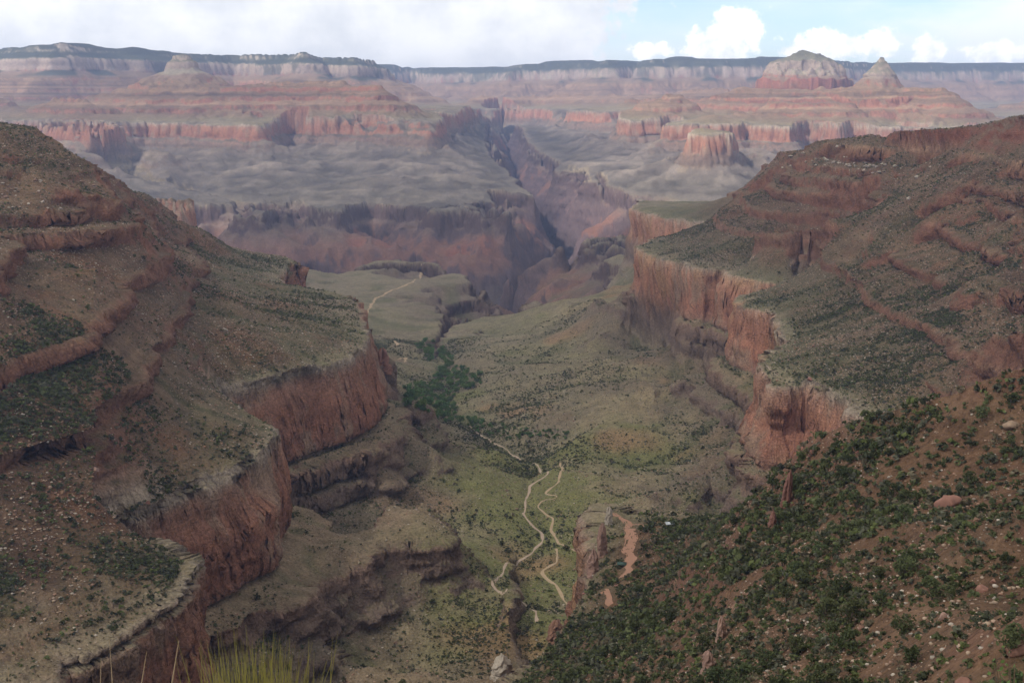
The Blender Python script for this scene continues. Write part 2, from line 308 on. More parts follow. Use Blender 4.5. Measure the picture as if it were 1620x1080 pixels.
def solve(s, n, iters=(400, 260, 160, 100, 60)):
    pyr = [(s, n)]
    for _ in range(4):
        s, n = pyr[-1]
        pyr.append((s.reshape(s.shape[0] // 2, 2, -1, 2).sum((1, 3)), n.reshape(n.shape[0] // 2, 2, -1, 2).sum((1, 3))))
    f = None
    for lev in range(4, -1, -1):
        s, n = pyr[lev]; m = n > 0; val = np.where(m, s / np.maximum(n, 1), 0).astype(f4)
        if f is None: f = np.full(s.shape, val[m].mean(), f4)
        else: f = np.repeat(np.repeat(f, 2, 0), 2, 1)
        f[m] = val[m]; ii, jj = np.indices(f.shape); red = ((ii + jj) & 1) == 0
        om = f4(1.9 if lev > 1 else 1.8)
        up = [(red & ~m), (~red & ~m)]
        for it in range(iters[4 - lev] * (4 if lev == 4 else 1)):
            for mask in up:
                p = np.pad(f, 1, mode='edge')
                a = (p[:-2, 1:-1] + p[2:, 1:-1] + p[1:-1, :-2] + p[1:-1, 2:]) * f4(.25)
                f += om * (a - f) * mask
    return f
def softmask(x, y): return np.maximum(1 - smooth(np.hypot(x - 130, (y - 450) * .8), 430, 560), 1 - smooth(np.hypot(x, y), 380, 560))
sO, nO = raster([(P, S) for P, S in L if S is not None] + [(np.array([[a, b, c]]), 0) for a, b, c in O_ANCH], lambda Q, S, i, j, ok: Q[:, 2] - S)
O = solve(sO, nO, (400, 150, 60, 20, 8))
def _bv(Q, S, i, j, ok):
    if S is not None: return np.full(len(Q), float(Tinv(S)))
    v = np.zeros(len(Q)); s = Q[ok, 2] - O[i[ok], j[ok]]; w = softmask(Q[ok, 0], Q[ok, 1]) * (s > 1441); v[ok] = T2inv(s) * w + Tinv(s) * (1 - w); return v
FAR_PLAIN = [(np.array([[r * math.sin(t), r * math.cos(t), 0] for t in np.linspace(TH0 + .01, TH1 - .01, 200)]), 2096) for r in (23000, 25500)]
sB, nB = raster(L + FAR_PLAIN, _bv)
B = solve(sB, nB)
log('fields solved', B.shape, float(B.min()), float(B.max()))

TH, RR = np.meshgrid(thg, rg, indexing='ij'); GX = RR * np.sin(TH); GY = RR * np.cos(TH)
def blur(a, k):
    for ax in (0, 1):
        for _ in range(2):
            c = np.cumsum(np.concatenate([np.repeat(a.take([0], ax), k + 1, ax), a, np.repeat(a.take([-1], ax), k, ax)], ax), ax, dtype=np.float64)
            n = a.shape[ax]
            a = ((c.take(range(2 * k + 1, 2 * k + 1 + n), ax) - c.take(range(0, n), ax)) / (2 * k + 1)).astype(f4)
    return a
def fbm(x, y, lams, amp, cell_m, seed, ridged=False):
    out = np.zeros(x.shape, f4)
    for q, lam in enumerate(lams):
        fade = np.clip(lam / cell_m / 2.2 - .6, 0, 1).astype(f4)
        xr, yr = rot(x, y, .7 + 1.3 * q)
        n = noise2(xr / lam, yr / lam, seed + q)
        if ridged: n = 1 - 2 * np.abs(n)
        out += n * f4(amp * lam) * fade
    return out
CM = RR * DG
def flow(Bf):
    """area drained through every cell, steepest descent over eight neighbours"""
    p = np.pad(Bf, 1, mode='edge'); best = np.zeros(Bf.shape, f4); rec = np.arange(Bf.size).reshape(Bf.shape)
    idx = np.pad(rec, 1, mode='edge')
    for di in (-1, 0, 1):
        for dj in (-1, 0, 1):
            if di or dj:
                q = p[1 + di:1 + di + NT_, 1 + dj:1 + dj + NR]; s = (Bf - q) * f4(1 / math.hypot(di, dj)); m = s > best
                best[m] = s[m]; rec = np.where(m, idx[1 + di:1 + di + NT_, 1 + dj:1 + dj + NR], rec)
    order = np.argsort(Bf, axis=None)[::-1].tolist(); rec = rec.ravel().tolist(); acc = (CM.ravel() ** 2).tolist()
    for i in order:
        k = rec[i]
        if k != i: acc[k] += acc[i]
    return np.array(acc, f4).reshape(Bf.shape)
TR = np.clip(blur(blur((nO > 0).astype(f4), 3), 4) * 16, 0, 1)
DAMP = 1 - .72 * TR * smooth(RR, 300, 900) * smooth(B, Tinv(1300), Tinv(1345))
def nearest(mask):
    """distance in metres from every cell to the nearest cell of mask (jump flooding)"""
    sx = np.where(mask, GX, 1e9).astype(f4); sy = np.where(mask, GY, 1e9).astype(f4); gx = GX.astype(f4); gy = GY.astype(f4)
    best = (sx - gx) ** 2 + (sy - gy) ** 2
    for st in (256, 128, 64, 32, 16, 8, 4, 2, 1, 1):
        for di in (-st, 0, st):
            for dj in (-st, 0, st):
                if di or dj:
                    a = slice(max(di, 0), NT_ + min(di, 0)); b = slice(max(dj, 0), NR + min(dj, 0)); a2 = slice(max(-di, 0), NT_ + min(-di, 0)); b2 = slice(max(-dj, 0), NR + min(-dj, 0))
                    qx = sx[a2, b2]; qy = sy[a2, b2]; d = (qx - gx[a, b]) ** 2 + (qy - gy[a, b]) ** 2; m = d < best[a, b]
                    best[a, b] = np.where(m, d, best[a, b]); sx[a, b] = np.where(m, qx, sx[a, b]); sy[a, b] = np.where(m, qy, sy[a, b])
    return np.sqrt(best)
# cliffs retreat: below each hard bed the ground falls away at once, then lies as a slope of rubble
FARW = smooth(RR, 3800, 6500)
MASTER = np.array([(0, 2090), (70, 1992), (210, 1922), (265, 1800), (470, 1722), (500, 1694), (880, 1500), (1150, 1452), (1500, 1442)], float)
def master(S, d): return np.interp(np.interp(-S, -MASTER[:, 1], MASTER[:, 0]) + d, MASTER[:, 0], Tinv(MASTER[:, 1]))
GENT = np.maximum((GX < 0) * (1 - smooth(GY, 1350, 1500)), np.exp(-((GX - 225) ** 2 + (GY - 3200) ** 2) / 150.0 ** 2)).astype(f4)
wig = 1 + .55 * noise2(GX / 1100, GY / 1100, 91) + .30 * noise2(GX / 420, GY / 420, 92) + .16 * noise2(GX / 160, GY / 160, 93)
for top, near_prof, far_prof in (
    (2090, None, None), (1922, None, None), (1720, None, None),
    (1440, [(0, 1440), (14, 1333), (30, 1319), (50, 1264), (66, 1256), (420, 1205), (800, 1185)], [(0, 1440), (45, 1333), (75, 1318), (112, 1256), (220, 1232), (520, 1200), (1400, 1152)]),
    (1140, [(0, 1140), (20, 1062), (250, 950), (650, 760)], [(0, 1140), (30, 1062), (330, 930), (800, 760)])):
    d = nearest(B >= Tinv(top) - .05)
    dw = d / np.clip(wig, .45, 1.8)
    if top == 1440: D1440 = d
    def prof(p, q): a = np.array(p, float); return np.interp(q, a[:, 0], Tinv(a[:, 1]))
    if near_prof: cap = prof(far_prof, np.where(d < 60, d, 60 + (dw - 60 * dw / np.maximum(d, 1)))) * FARW + (prof(near_prof, d) * (1 - GENT) + prof([(0, 1440), (14, 1333), (50, 1318), (80, 1288), (150, 1280), (500, 1218), (800, 1190)], d) * GENT) * (1 - FARW)
    else: cap = np.where(FARW > .5, master(top, dw), 1e9)
    B = np.minimum(B, np.where(d > 0, cap, 1e9)).astype(f4)
# the temples and ridges that stand free of the rim
BASE = B >= Tinv(1440) - .05
for S in sorted({l[1] for l in L if l[1] and 1445 < l[1] < 2080}):
    Ls = [l for l in L if l[1] == S and np.hypot(l[0][:, 0], l[0][:, 1]).min() > 7000 and S != 1800]
    if not Ls: continue
    _, n = raster(Ls, lambda Q, S, i, j, ok: np.zeros(len(Q)))
    d = nearest(n > 0); dw = np.maximum(d - 8, 0) / np.clip(wig, .55, 1.7)
    if S > 1900:
        tm = np.array([(0, 2090), (330, 1922), (425, 1800), (640, 1722), (670, 1694), (1050, 1500), (1320, 1452), (1700, 1442)], float)
        cone = np.interp(np.interp(-S, -tm[:, 1], tm[:, 0]) + np.maximum(d - 4, 0) / np.clip(wig, .75, 1.4), tm[:, 0], Tinv(tm[:, 1]))
    else: cone = master(S, dw)
    B = np.where((d < 2000) & BASE, np.maximum(B, cone), B).astype(f4)
log('cliffs')
LAM = [900, 450, 220, 110, 55, 27, 13, 6]
B0 = B.copy()
near_fade = smooth(RR, 60, 500)
B = B + fbm(GX, GY, LAM[2:], .05, CM, 11) * (near_fade * DAMP).astype(f4)
B = B + fbm(GX, GY, [1300, 600, 280], .035, CM, 31, True) * (smooth(RR, 4500, 7000) * (1 - .85 * TR) * (1 - .8 * smooth(B, Tinv(1040), Tinv(1062)) * (1 - smooth(B, Tinv(1160), Tinv(1256))))).astype(f4)
B = B + fbm(GX, GY, [520, 250, 120], .045, CM, 46, True) * (smooth(B, Tinv(1158), Tinv(1185)) * (1 - smooth(B, Tinv(1250), Tinv(1262))) * smooth(RR, 5500, 7000)).astype(f4)
B = B + fbm(GX, GY, [620, 300, 140, 70], .11, CM, 36, True) * (smooth(B, Tinv(740), Tinv(850)) * (1 - smooth(B, Tinv(1040), Tinv(1062))) * smooth(RR, 4000, 4800)).astype(f4)
B = B + fbm(GX, GY, [160, 70, 30], .085, CM, 41) * ((1 - smooth(B, Tinv(1318), Tinv(1330))) * smooth(B, Tinv(1225), Tinv(1260)) * (1 - smooth(RR, 3500, 5000))).astype(f4)
B = B + fbm(GX, GY, [260, 120, 55], .055, CM, 48, True) * ((1 - smooth(B, Tinv(1300), Tinv(1325))) * smooth(B, Tinv(1165), Tinv(1195)) * (1 - smooth(RR, 3300, 4200)) * smooth(RR, 800, 1000)).astype(f4)
for it in range(2):
    A = flow(B + (noise2(GX / (CM * 2.5), GY / (CM * 2.5), 77 + it) * CM * .22 + noise2(GX / 60, GY / 60, 79) * 6 + noise2(GX / 200, GY / 200, 78) * 12).astype(f4))
    dep = np.minimum((.012 + .078 * smooth(RR, 4000, 7500)) * A ** .5, 7 + 40 * smooth(RR, 4000, 8000)) * smooth(A, 60, 2500) * (1 - .4 * TR * smooth(RR, 8000, 9500))
    B0 = B0
    lowland = smooth(B0, float(Tinv(1146)) - 5, float(Tinv(1175)))
    cut = blur(dep.astype(f4), 1) * .7 + blur(dep.astype(f4), 3) * 1.3 + blur(dep.astype(f4), 6) * .8
    B = B - (cut * (.35 + .65 * np.where(B0 < Tinv(1120), 1, lowland)) * (1 - .75 * smooth(RR, 4000, 6500) * smooth(B0, Tinv(1085), Tinv(1110)) * (1 - smooth(B0, Tinv(1160), Tinv(1185)))) * near_fade).astype(f4)
FLOW = np.clip(np.log10(np.maximum(blur(A, 1), 1)) / 6, 0, 1).astype(f4); log('gullies')
# how far the ledges are drowned in rubble
gm = fbm(GX, GY, [420, 180, 80], .9, CM, 51) / 180.0
gm = gm + fbm(GX, GY, [70, 34], .9, CM, 57) / 60.0
MIXG = np.clip(.20 + gm * 1.3, 0, .9) * (1 - .8 * smooth(RR, 5000, 7000))
SG_ = MIXG * T2(B) + (1 - MIXG) * T1(B)
spur = softmask(GX, GY) * (B0 > Tinv(1441))
MIXG = np.maximum(MIXG, .92 * smooth(D1440, 70, 150) * (B0 < Tinv(1330)) * (1 - smooth(RR, 3300, 4000)) * (1 - (GX < -118) * (GY < 1350))); MIXG = np.maximum(MIXG, spur); fw = smooth(RR, 4500, 6500); SG_ = MIXG * T2(B) + (1 - MIXG) * (T1(B) * (1 - fw) + T3(B) * fw)
red = np.maximum(smooth(B, Tinv(1316), Tinv(1326)) * (1 - smooth(B, Tinv(1441), Tinv(1446))), smooth(B, Tinv(1040), Tinv(1062)) * (1 - smooth(B, Tinv(1141), Tinv(1150))))
SG_ = SG_ * (1 - red) + T1(B) * red
ZG = (SG_ + O).astype(f4)

TEMPLES = [
    ([(1270, 81, 11450), (1280, 80, 11450)], 2010, [(0, 0), (30, -12), (85, -34), (95, -52), (215, -98), (228, -112), (265, -170), (305, -234), (320, -248), (700, -400), (1200, -620)]),
    ([(1395, 92, 9900)], 1925, [(0, 2), (14, -4), (22, -30), (45, -60), (70, -95), (84, -110), (95, -125), (104, -150), (205, -236), (900, -480)]),
    ([(277, 88, 10650), (293, 88, 10650)], 1925, [(0, 4), (30, -6), (42, -40), (78, -62), (92, -112), (118, -138), (360, -250), (900, -470)]),
    ([(1318, 138, 10000), (1411, 143, 9700), (1478, 141, 9550)], 1720, [(0, 4), (26, -6), (38, -42), (130, -85), (142, -118), (250, -160), (270, -190), (520, -290)]),
    ([(1228, 164, 9600), (1345, 163, 9550)], 1600, [(0, 4), (40, -4), (52, -40), (150, -82), (160, -110), (400, -190)]),
    ([(600, 151, 9700), (541, 130, 10000), (470, 131, 10050), (330, 137, 10150)], 1720, [(0, 4), (26, -6), (38, -40), (130, -84), (142, -116), (250, -158), (270, -190), (520, -290)]),
    ([(1062, 157, 10200), (1072, 156, 10200)], 1610, [(0, 4), (20, -8), (34, -40), (120, -84), (132, -108), (360, -170)]),
]
def raise_temples(Zc, X, Y, Oc):
    """free-standing pale peaks and red ridges: heights from the distance to their crests"""
    Zc = Zc.copy(); r = np.hypot(X, Y); m = (r > 8800) & (r < 12800); x = X[m]; y = Y[m]; z = Zc[m]; base = (Zc - Oc)[m] > 1437
    g = 1 + .30 * noise2(x / 150, y / 150, 95) + .12 * noise2(x / 55, y / 55, 96) + .05 * noise2(x / 22, y / 22, 97); rough = 5 * noise2(x / 40, y / 40, 98)
    for pts, S, prof in TEMPLES:
        P = np.array([at_d(*p) for p in pts]); d = np.full(len(x), 1e9)
        for a in range(max(1, len(P) - 1)):
            p, q = P[a][:2], P[min(a + 1, len(P) - 1)][:2]; e = q - p; t = np.clip(((x - p[0]) * e[0] + (y - p[1]) * e[1]) / max(e @ e, 1e-6), 0, 1); d = np.minimum(d, np.hypot(x - p[0] - t * e[0], y - p[1] - t * e[1]))
        pr = np.array(prof, float); z = np.maximum(z, np.where((d / g > pr[-1, 0]) | (~base if S < 1900 else d > 420), -1e9, P[:, 2].mean() + np.interp(d / g, pr[:, 0], pr[:, 1]) + rough))
    Zc[m] = z; return Zc
ZG = raise_temples(ZG, GX, GY, O).astype(f4)
# ------------------------------------------------------------------ ground mesh: columns by bearing, rows spread evenly over what the slope shows
half = math.radians(24.2); NC_IN = 1180
thc = np.linspace(-half, half, NC_IN); step = thc[1] - thc[0]
side = half + np.cumsum(step * np.linspace(1.2, 9, 46)); thc = np.concatenate([-side[::-1], thc, side])
NC, NROW = len(thc), 1420
fi = np.clip((thc - TH0) / DG - .5, 0, NT_ - 1.001); i0 = fi.astype(int); wi = (fi - i0).astype(f4)[:, None]
zc = ZG[i0] * (1 - wi) + ZG[i0 + 1] * wi
lr = np.log(rg).astype(f4)
ang = (zc - CAM[2]) / rg[None, :]
hz = np.maximum.accumulate(ang, 1); gap = np.maximum(hz[:, 1:] - ang[:, 1:], 0)
dm = (np.abs(np.diff(ang, axis=1)) + .22 * DG) * (.24 + .76 * np.exp(-gap / .008)) + .0004
dm = dm * (1 + 1.6 * smooth(rg[1:], 7500, 9000)[None, :] * (1 - smooth(rg[1:], 14500, 16500))[None, :])
dm = np.minimum(dm, .05)
for _ in range(2):
    cs = np.cumsum(np.concatenate([np.repeat(dm[:1], 21, 0), dm, np.repeat(dm[-1:], 20, 0)]), 0, dtype=np.float64); dm = (cs[40:] - np.concatenate([np.zeros((1, cs.shape[1])), cs[:-41]])[:len(cs) - 40])[:NC] / 41
cum = np.concatenate([np.zeros((NC, 1), f4), np.cumsum(dm, 1)], 1)
Dc = np.minimum(D1440, 2000); Dc = Dc[i0] * (1 - wi) + Dc[i0 + 1] * wi; PD = np.empty((NC, NROW)); Fc = FLOW[i0] * (1 - wi) + FLOW[i0 + 1] * wi; PF = np.empty((NC, NROW)); PR = np.empty((NC, NROW)); PZ = np.empty((NC, NROW)); PO = np.empty((NC, NROW))
Oc = O[i0] * (1 - wi) + O[i0 + 1] * wi
LRW = np.empty((NC, NROW))
for c in range(NC): LRW[c] = np.interp(np.linspace(0, cum[c, -1], NROW), cum[c], lr)
for _ in range(3): LRW[2:-2] = (LRW[:-4] + LRW[1:-3] + LRW[2:-2] + LRW[3:-1] + LRW[4:]) / 5
for c in range(NC):
    l = LRW[c]; PF[c] = np.interp(l, lr, Fc[c]); PD[c] = np.interp(l, lr, Dc[c]); PR[c] = np.exp(l); PZ[c] = np.interp(l, lr, zc[c]); PO[c] = np.interp(l, lr, Oc[c])
PZ = raise_temples(PZ, np.sin(thc)[:, None] * PR, np.cos(thc)[:, None] * PR, PO)
SPX = np.sin(thc)[:, None] * PR; SPY = np.cos(thc)[:, None] * PR
COLR, COLZ = PR, PZ                              # kept to set things on the ground
def ground_z(x, y):
    """height of the undisplaced ground"""
    th = math.atan2(x, y); r = math.hypot(x, y); q = np.interp(th, thc, np.arange(NC)); a = int(min(q, NC - 2)); w = q - a
    return float(np.interp(r, PR[a], PZ[a]) * (1 - w) + np.interp(r, PR[a + 1], PZ[a + 1]) * w)
def normals(x, y, z):
    p = np.stack([x, y, z], -1); du = np.gradient(p, axis=0); dv = np.gradient(p, axis=1)
    n = np.cross(dv, du); n /= np.linalg.norm(n, axis=-1, keepdims=True) + 1e-9
    n *= np.sign(n[..., 2:3] + 1e-9); return n
NRM = normals(SPX, SPY, PZ)
steep = smooth(1 - NRM[..., 2], .28, .55)
log('columns', NC, NROW)
pix = PR * step * 1.4
SV = PZ - PO
dispH = np.zeros(PR.shape, f4); dispV = np.zeros(PR.shape, f4)
for q, lam in enumerate([120, 60, 30, 15, 7.5, 3.6, 1.8]):
    fade = np.clip(lam / pix / 2.5 - .5, 0, 1).astype(f4)
    if fade.max() <= 0: continue
    xr, yr = rot(SPX, SPY, .4 + 1.1 * q)
    n = noise3(xr / lam, yr / lam, PZ / (lam * 1.5), 200 + q)                     # upright columns and cracks
    n = .6 * n + .4 * (1 - 2.2 * np.abs(n))
    dispH += n * fade * f4(lam * (.16 if lam > 50 else .10 if lam > 10 else .14))
    n = noise3(xr / (lam * 2.5), yr / (lam * 2.5), PZ / (lam * .35), 230 + q)     # bedding
    dispH += n * fade * f4(lam * .07) * (1 + 2.2 * (SV > 1470) * (lam < 40)).astype(f4)
    if lam >= 30: dispV += (1 - 2 * np.abs(noise2(xr / lam, yr / lam, 270 + q))) * fade * f4(lam * .06) * (smooth(PR, 4500, 6500) * (1 - smooth(PR, 12500, 13000))).astype(f4)
    if lam < 50: dispV += noise2(xr / lam, yr / lam, 260 + q) * fade * f4(lam * .055)
def blocks(x, y, z, w, h, seed):
    row = np.floor(z / h + .5 * noise2(x / (w * 5), y / (w * 5), seed)); o1 = _h(row.astype(np.int64), row.astype(np.int64) * 3, 7, seed)
    ci = np.floor((x * .8 + y * .6) / w + o1 * 3 + .4 * noise2(x / w * .7, y / w * .7, seed + 1)); cj = np.floor((y * .8 - x * .6) / w + o1 * 5)
    return _h(ci.astype(np.int64), cj.astype(np.int64), row.astype(np.int64), seed + 2)
lowc = 1 - smooth(SV, 1318, 1340); cut_ = steep > .02
for w_, h_, a_ in ((70, 60, 4.0), (30, 26, 3.0), (14, 10, 1.7), (6, 4.5, .85), (2.8, 2, .4)):
    fade = np.clip(w_ / pix / 2.2 - .5, 0, 1).astype(f4)
    if fade.max() > 0: dispH += np.where(cut_, blocks(SPX, SPY, PZ, w_, h_, int(w_ * 10)), 0) * fade * f4(a_) * (1 + .5 * lowc).astype(f4)
rimz = smooth(SV, 1422, 1434) * (1 - smooth(SV, 1446, 1456)) + .5 * smooth(SV, 1470, 1480) * (1 - smooth(SV, 1720, 1735)) * (1 - smooth(PR, 4000, 5000)) * (SPY > 500) + .8 * smooth(SV, 1240, 1262) * (1 - smooth(SV, 1318, 1330))
for w_, h_, a_ in ((12, 8, .75), (5, 4, .75), (2.5, 2, .45)):
    fade = np.clip(w_ / pix / 2.2 - .5, 0, 1).astype(f4); dispV += blocks(SPX, SPY, PZ, w_, h_, int(w_ * 17)) * fade * f4(a_) * rimz.astype(f4)
dispH *= (1 - .85 * softmask(SPX, SPY) * smooth(SV, 1441, 1450)).astype(f4)
nh = NRM.copy(); nh[..., 2] *= .15
VX = SPX + nh[..., 0] * dispH * steep; VY = SPY + nh[..., 1] * dispH * steep
VZ = PZ + nh[..., 2] * dispH * steep + dispV * (1 - steep) * smooth(PR, 15, 60)
log('displaced')

# ------------------------------------------------------------------ what each bed of rock and soil is coloured like (reflectances)
def ramp(s, stops):
    z = [a for a, _ in stops]; return np.stack([np.interp(s, z, [c[k] for _, c in stops]) for k in range(3)], -1)
wz = noise2(SPX / 260, SPY / 260, 301) * 7 + noise2(SPX / 60, SPY / 60, 302) * 2.5
band = noise3(SPX / 300, SPY / 300, PZ / 7, 303) * .6 + noise3(SPX / 500, SPY / 500, PZ / 2.6, 304) * .4
band = np.where(PR > 5000, .45 * band + .85 * noise3(SPX / 2500, SPY / 2500, PZ / 17, 305) + .35 * noise3(SPX / 2500, SPY / 2500, PZ / 8, 306), band)
ROCK = [(500, (.085, .070, .072)), (900, (.12, .085, .085)), (1040, (.125, .09, .085)), (1062, (.095, .066, .062)), (1105, (.105, .072, .066)), (1138, (.125, .088, .076)), (1146, (.28, .23, .17)), (1215, (.25, .21, .15)), (1256, (.23, .175, .135)),
        (1270, (.20, .15, .122)), (1310, (.215, .15, .118)), (1322, (.25, .165, .125)), (1350, (.33, .165, .115)), (1400, (.35, .18, .125)), (1428, (.34, .20, .145)), (1437, (.36, .30, .24)), (1455, (.34, .28, .22)), (1480, (.28, .155, .11)), (1560, (.285, .145, .10)),
        (1690, (.285, .14, .095)), (1700, (.33, .17, .11)), (1722, (.36, .23, .16)), (1740, (.29, .13, .09)), (1790, (.28, .125, .09)), (1802, (.30, .235, .195)), (1915, (.335, .27, .225)), (1930, (.36, .30, .24)), (1985, (.36, .30, .24)), (1995, (.42, .36, .29)), (2090, (.42, .36, .29))]
SOIL = [(500, (.10, .085, .08)), (800, (.13, .10, .095)), (930, (.20, .11, .085)), (1000, (.21, .125, .10)), (1050, (.17, .125, .105)), (1130, (.19, .15, .12)), (1146, (.235, .20, .14)), (1200, (.25, .215, .14)), (1260, (.255, .21, .135)), (1330, (.25, .19, .13)), (1425, (.27, .215, .155)),
        (1445, (.225, .19, .125)), (1475, (.22, .165, .11)), (1500, (.225, .155, .105)), (1600, (.235, .158, .108)), (1700, (.235, .158, .105)), (1730, (.235, .165, .11)), (1790, (.24, .17, .13)), (1810, (.30, .26, .20)), (1925, (.17, .16, .115)), (2092, (.10, .10, .07))]
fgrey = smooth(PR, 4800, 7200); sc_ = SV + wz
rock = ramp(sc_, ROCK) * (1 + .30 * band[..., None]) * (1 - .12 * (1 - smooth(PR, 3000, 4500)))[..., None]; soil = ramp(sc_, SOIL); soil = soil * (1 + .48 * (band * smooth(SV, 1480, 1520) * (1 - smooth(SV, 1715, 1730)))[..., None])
# grey lime wash and dark varnish streaks down the faces
st1 = .55 * noise3(SPX / 9, SPY / 9, PZ / 45, 310) + .6 * noise3(SPX / 34, SPY / 34, PZ / 110, 311) + .45 * noise3(SPX / 70, SPY / 70, PZ / 6, 317)
st2 = noise3(SPX / 45, SPY / 45, PZ / 45, 312)
sp_ = ((SPX > -30) & (PR < 1180) & (SV > 1290))[..., None]; rock = np.where(sp_, rock * .55 + np.array([.15, .10, .075]) * .45, rock)
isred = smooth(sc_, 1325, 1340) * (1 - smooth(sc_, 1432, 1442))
grey = isred * smooth(st1 + st2 * .9, .15, .75); lit_right = isred * (SPX > 60) * (PR < 5000); rock = rock * (1 + .28 * lit_right[..., None]); tan_ = lit_right * smooth(noise3(SPX / 60, SPY / 60, PZ / 60, 315) + .5 * noise3(SPX / 20, SPY / 20, PZ / 24, 316), -.1, .6) * .65; rock = rock * (1 - tan_[..., None]) + np.array([.45, .285, .17]) * tan_[..., None]  # light from the left painted onto the right cliffs: brighter, tanner rock
rock = rock * (1 - .6 * grey[..., None]) + np.array([.31, .245, .185]) * .6 * grey[..., None]
vst = smooth(-(st1) + .5 * st2, .5, 1.0) * steep; rock = rock * (1 - .5 * vst[..., None])
nn = NRM[..., 2]
for tp in (1512, 1560, 1612, 1650, 1674, 1720):
    w_ = np.exp(-((sc_ - wz * .6 - tp - .5) / 2.6) ** 2) * (.6 + .4 * noise2(SPX / 40, SPY / 40, 360)) * (1 - smooth(PR, 4000, 6000)); rock = rock * (1 - .05 * ((SV > 1475) & (PR < 4000)))[..., None]; rock = rock * (1 - .55 * w_[..., None]) + np.array([.42, .29, .20]) * .55 * w_[..., None]; soil = soil * (1 - .4 * w_[..., None]) + np.array([.38, .27, .19]) * .4 * w_[..., None]
fine = normals(VX, VY, VZ)[..., 2]
tal = smooth(fine * .5 + nn * .5 + .10 * noise2(SPX / 18, SPY / 18, 313), .56, .70)
blotch = noise2(SPX / 120, SPY / 120, 320) * .6 + noise2(SPX / 35, SPY / 35, 321) * .4
stk = noise3(SPX / 40, SPY / 40, PZ / 400, 361) * .6 + noise3(SPX / 130, SPY / 130, PZ / 900, 362)
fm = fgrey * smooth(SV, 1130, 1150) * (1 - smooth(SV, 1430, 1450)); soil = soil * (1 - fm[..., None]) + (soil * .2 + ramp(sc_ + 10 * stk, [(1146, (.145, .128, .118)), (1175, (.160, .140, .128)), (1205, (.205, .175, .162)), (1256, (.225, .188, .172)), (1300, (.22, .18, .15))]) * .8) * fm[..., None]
nl = (SPX < 0) * (1 - smooth(PR, 1000, 1300)) * smooth(SV, 1435, 1446) * (.80 + .3 * noise2(SPX / 70, SPY / 70, 323)); soil = soil * (1 - .8 * nl[..., None]) + np.array([.185, .108, .072]) * .8 * nl[..., None]
soil = soil * (1 - .06 * (1 - smooth(PR, 3000, 4500))[..., None])
fst = fgrey * smooth(SV, 1142, 1160) * (1 - smooth(SV, 1440, 1450)); drn = smooth(PF, .42, .66) * fst; soil = soil * (1 - .38 * drn[..., None]); soil = soil * (1 + (.30 * stk * fst + .22 * band * fst)[..., None])
fr = softmask(SPX, SPY) * smooth(SV, 1441, 1450) * (.75 + .3 * noise2(SPX / 22, SPY / 22, 324)); soil = soil * (1 - .8 * fr[..., None]) + np.array([.205, .118, .074]) * .8 * fr[..., None]
redp = np.where(SPX > 0, .55, 1) * smooth(noise2(SPX / 90, SPY / 90, 325) + .5 * noise2(SPX / 25, SPY / 25, 326), .0, .7) * smooth(SV, 1440, 1460) * (1 - smooth(SV, 1740, 1790)) * (1 - smooth(PR, 5000, 7000))
soil = soil * (1 - .6 * redp[..., None]) + np.array([.215, .11, .065]) * .6 * redp[..., None]
soil = soil * (1 + (.22 * blotch + .16 * noise2(SPX / 9, SPY / 9, 327) * np.clip(9 / pix / 2 - .5, 0, 1))[..., None])
rimg = smooth(sc_, 1424, 1434) * (1 - smooth(sc_, 1444, 1452)) * (.45 + .45 * noise2(SPX / 16, SPY / 16, 328)) * (1 - .85 * (SPX > 0) * (PR < 1150)); soil = soil * (1 - .55 * rimg[..., None]) + np.array([.36, .31, .24]) * .55 * rimg[..., None]
# low scrub that greys and greens the gentle ground
green = smooth(fine, .80, .95) * smooth(blotch + .35 * noise2(SPX / 400, SPY / 400, 322), -.35, .45) * np.interp(SV, [1140, 1200, 1300, 1440, 1470, 1520, 1720, 1900], [.35, .45, .5, .8, .5, .22, .3, .7]) * np.where((SPX < 0) & (PR < 1150), .45, 1) * (1 - .75 * fgrey)
soil = soil * (1 - .75 * green[..., None]) + np.array([.140, .140, .070]) * .75 * green[..., None]
vmask = (1 - smooth(SV, 1300, 1330)) * smooth(SV, 1150, 1165) * (1 - smooth(PR, 3600, 4600))
va = noise2(SPX / 210, SPY / 210, 371) + .5 * noise2(SPX / 80, SPY / 80, 372) + .25 * noise2(SPX / 28, SPY / 28, 374); vb_ = noise2(SPX / 160 + 5, SPY / 160, 373) + .5 * noise2(SPX / 55, SPY / 55, 375)
w_ = vmask * smooth(va, .05, .7) * .75; soil = soil * (1 - w_[..., None]) + np.array([.150, .160, .062]) * w_[..., None]
w_ = vmask * smooth(vb_, .25, .85) * .7; soil = soil * (1 - w_[..., None]) + np.array([.275, .175, .105]) * w_[..., None]
w_ = vmask * smooth(-va, .2, .9) * .55; soil = soil * (1 - w_[..., None]) + np.array([.150, .122, .092]) * w_[..., None]
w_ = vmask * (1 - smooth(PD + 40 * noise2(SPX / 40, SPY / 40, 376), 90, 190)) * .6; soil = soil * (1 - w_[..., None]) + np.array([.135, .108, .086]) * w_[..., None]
wet = smooth(PF, .40, .66) * (SV < 1500) * (1 - smooth(PR, 5000, 6500)); wet = np.maximum(wet, .8 * smooth(PF, .36, .6) * (SPX > 250) * (SV < 1640) * (PR < 2600))
soil = soil * (1 - .55 * wet[..., None]) + np.array([.085, .098, .045]) * .55 * wet[..., None]
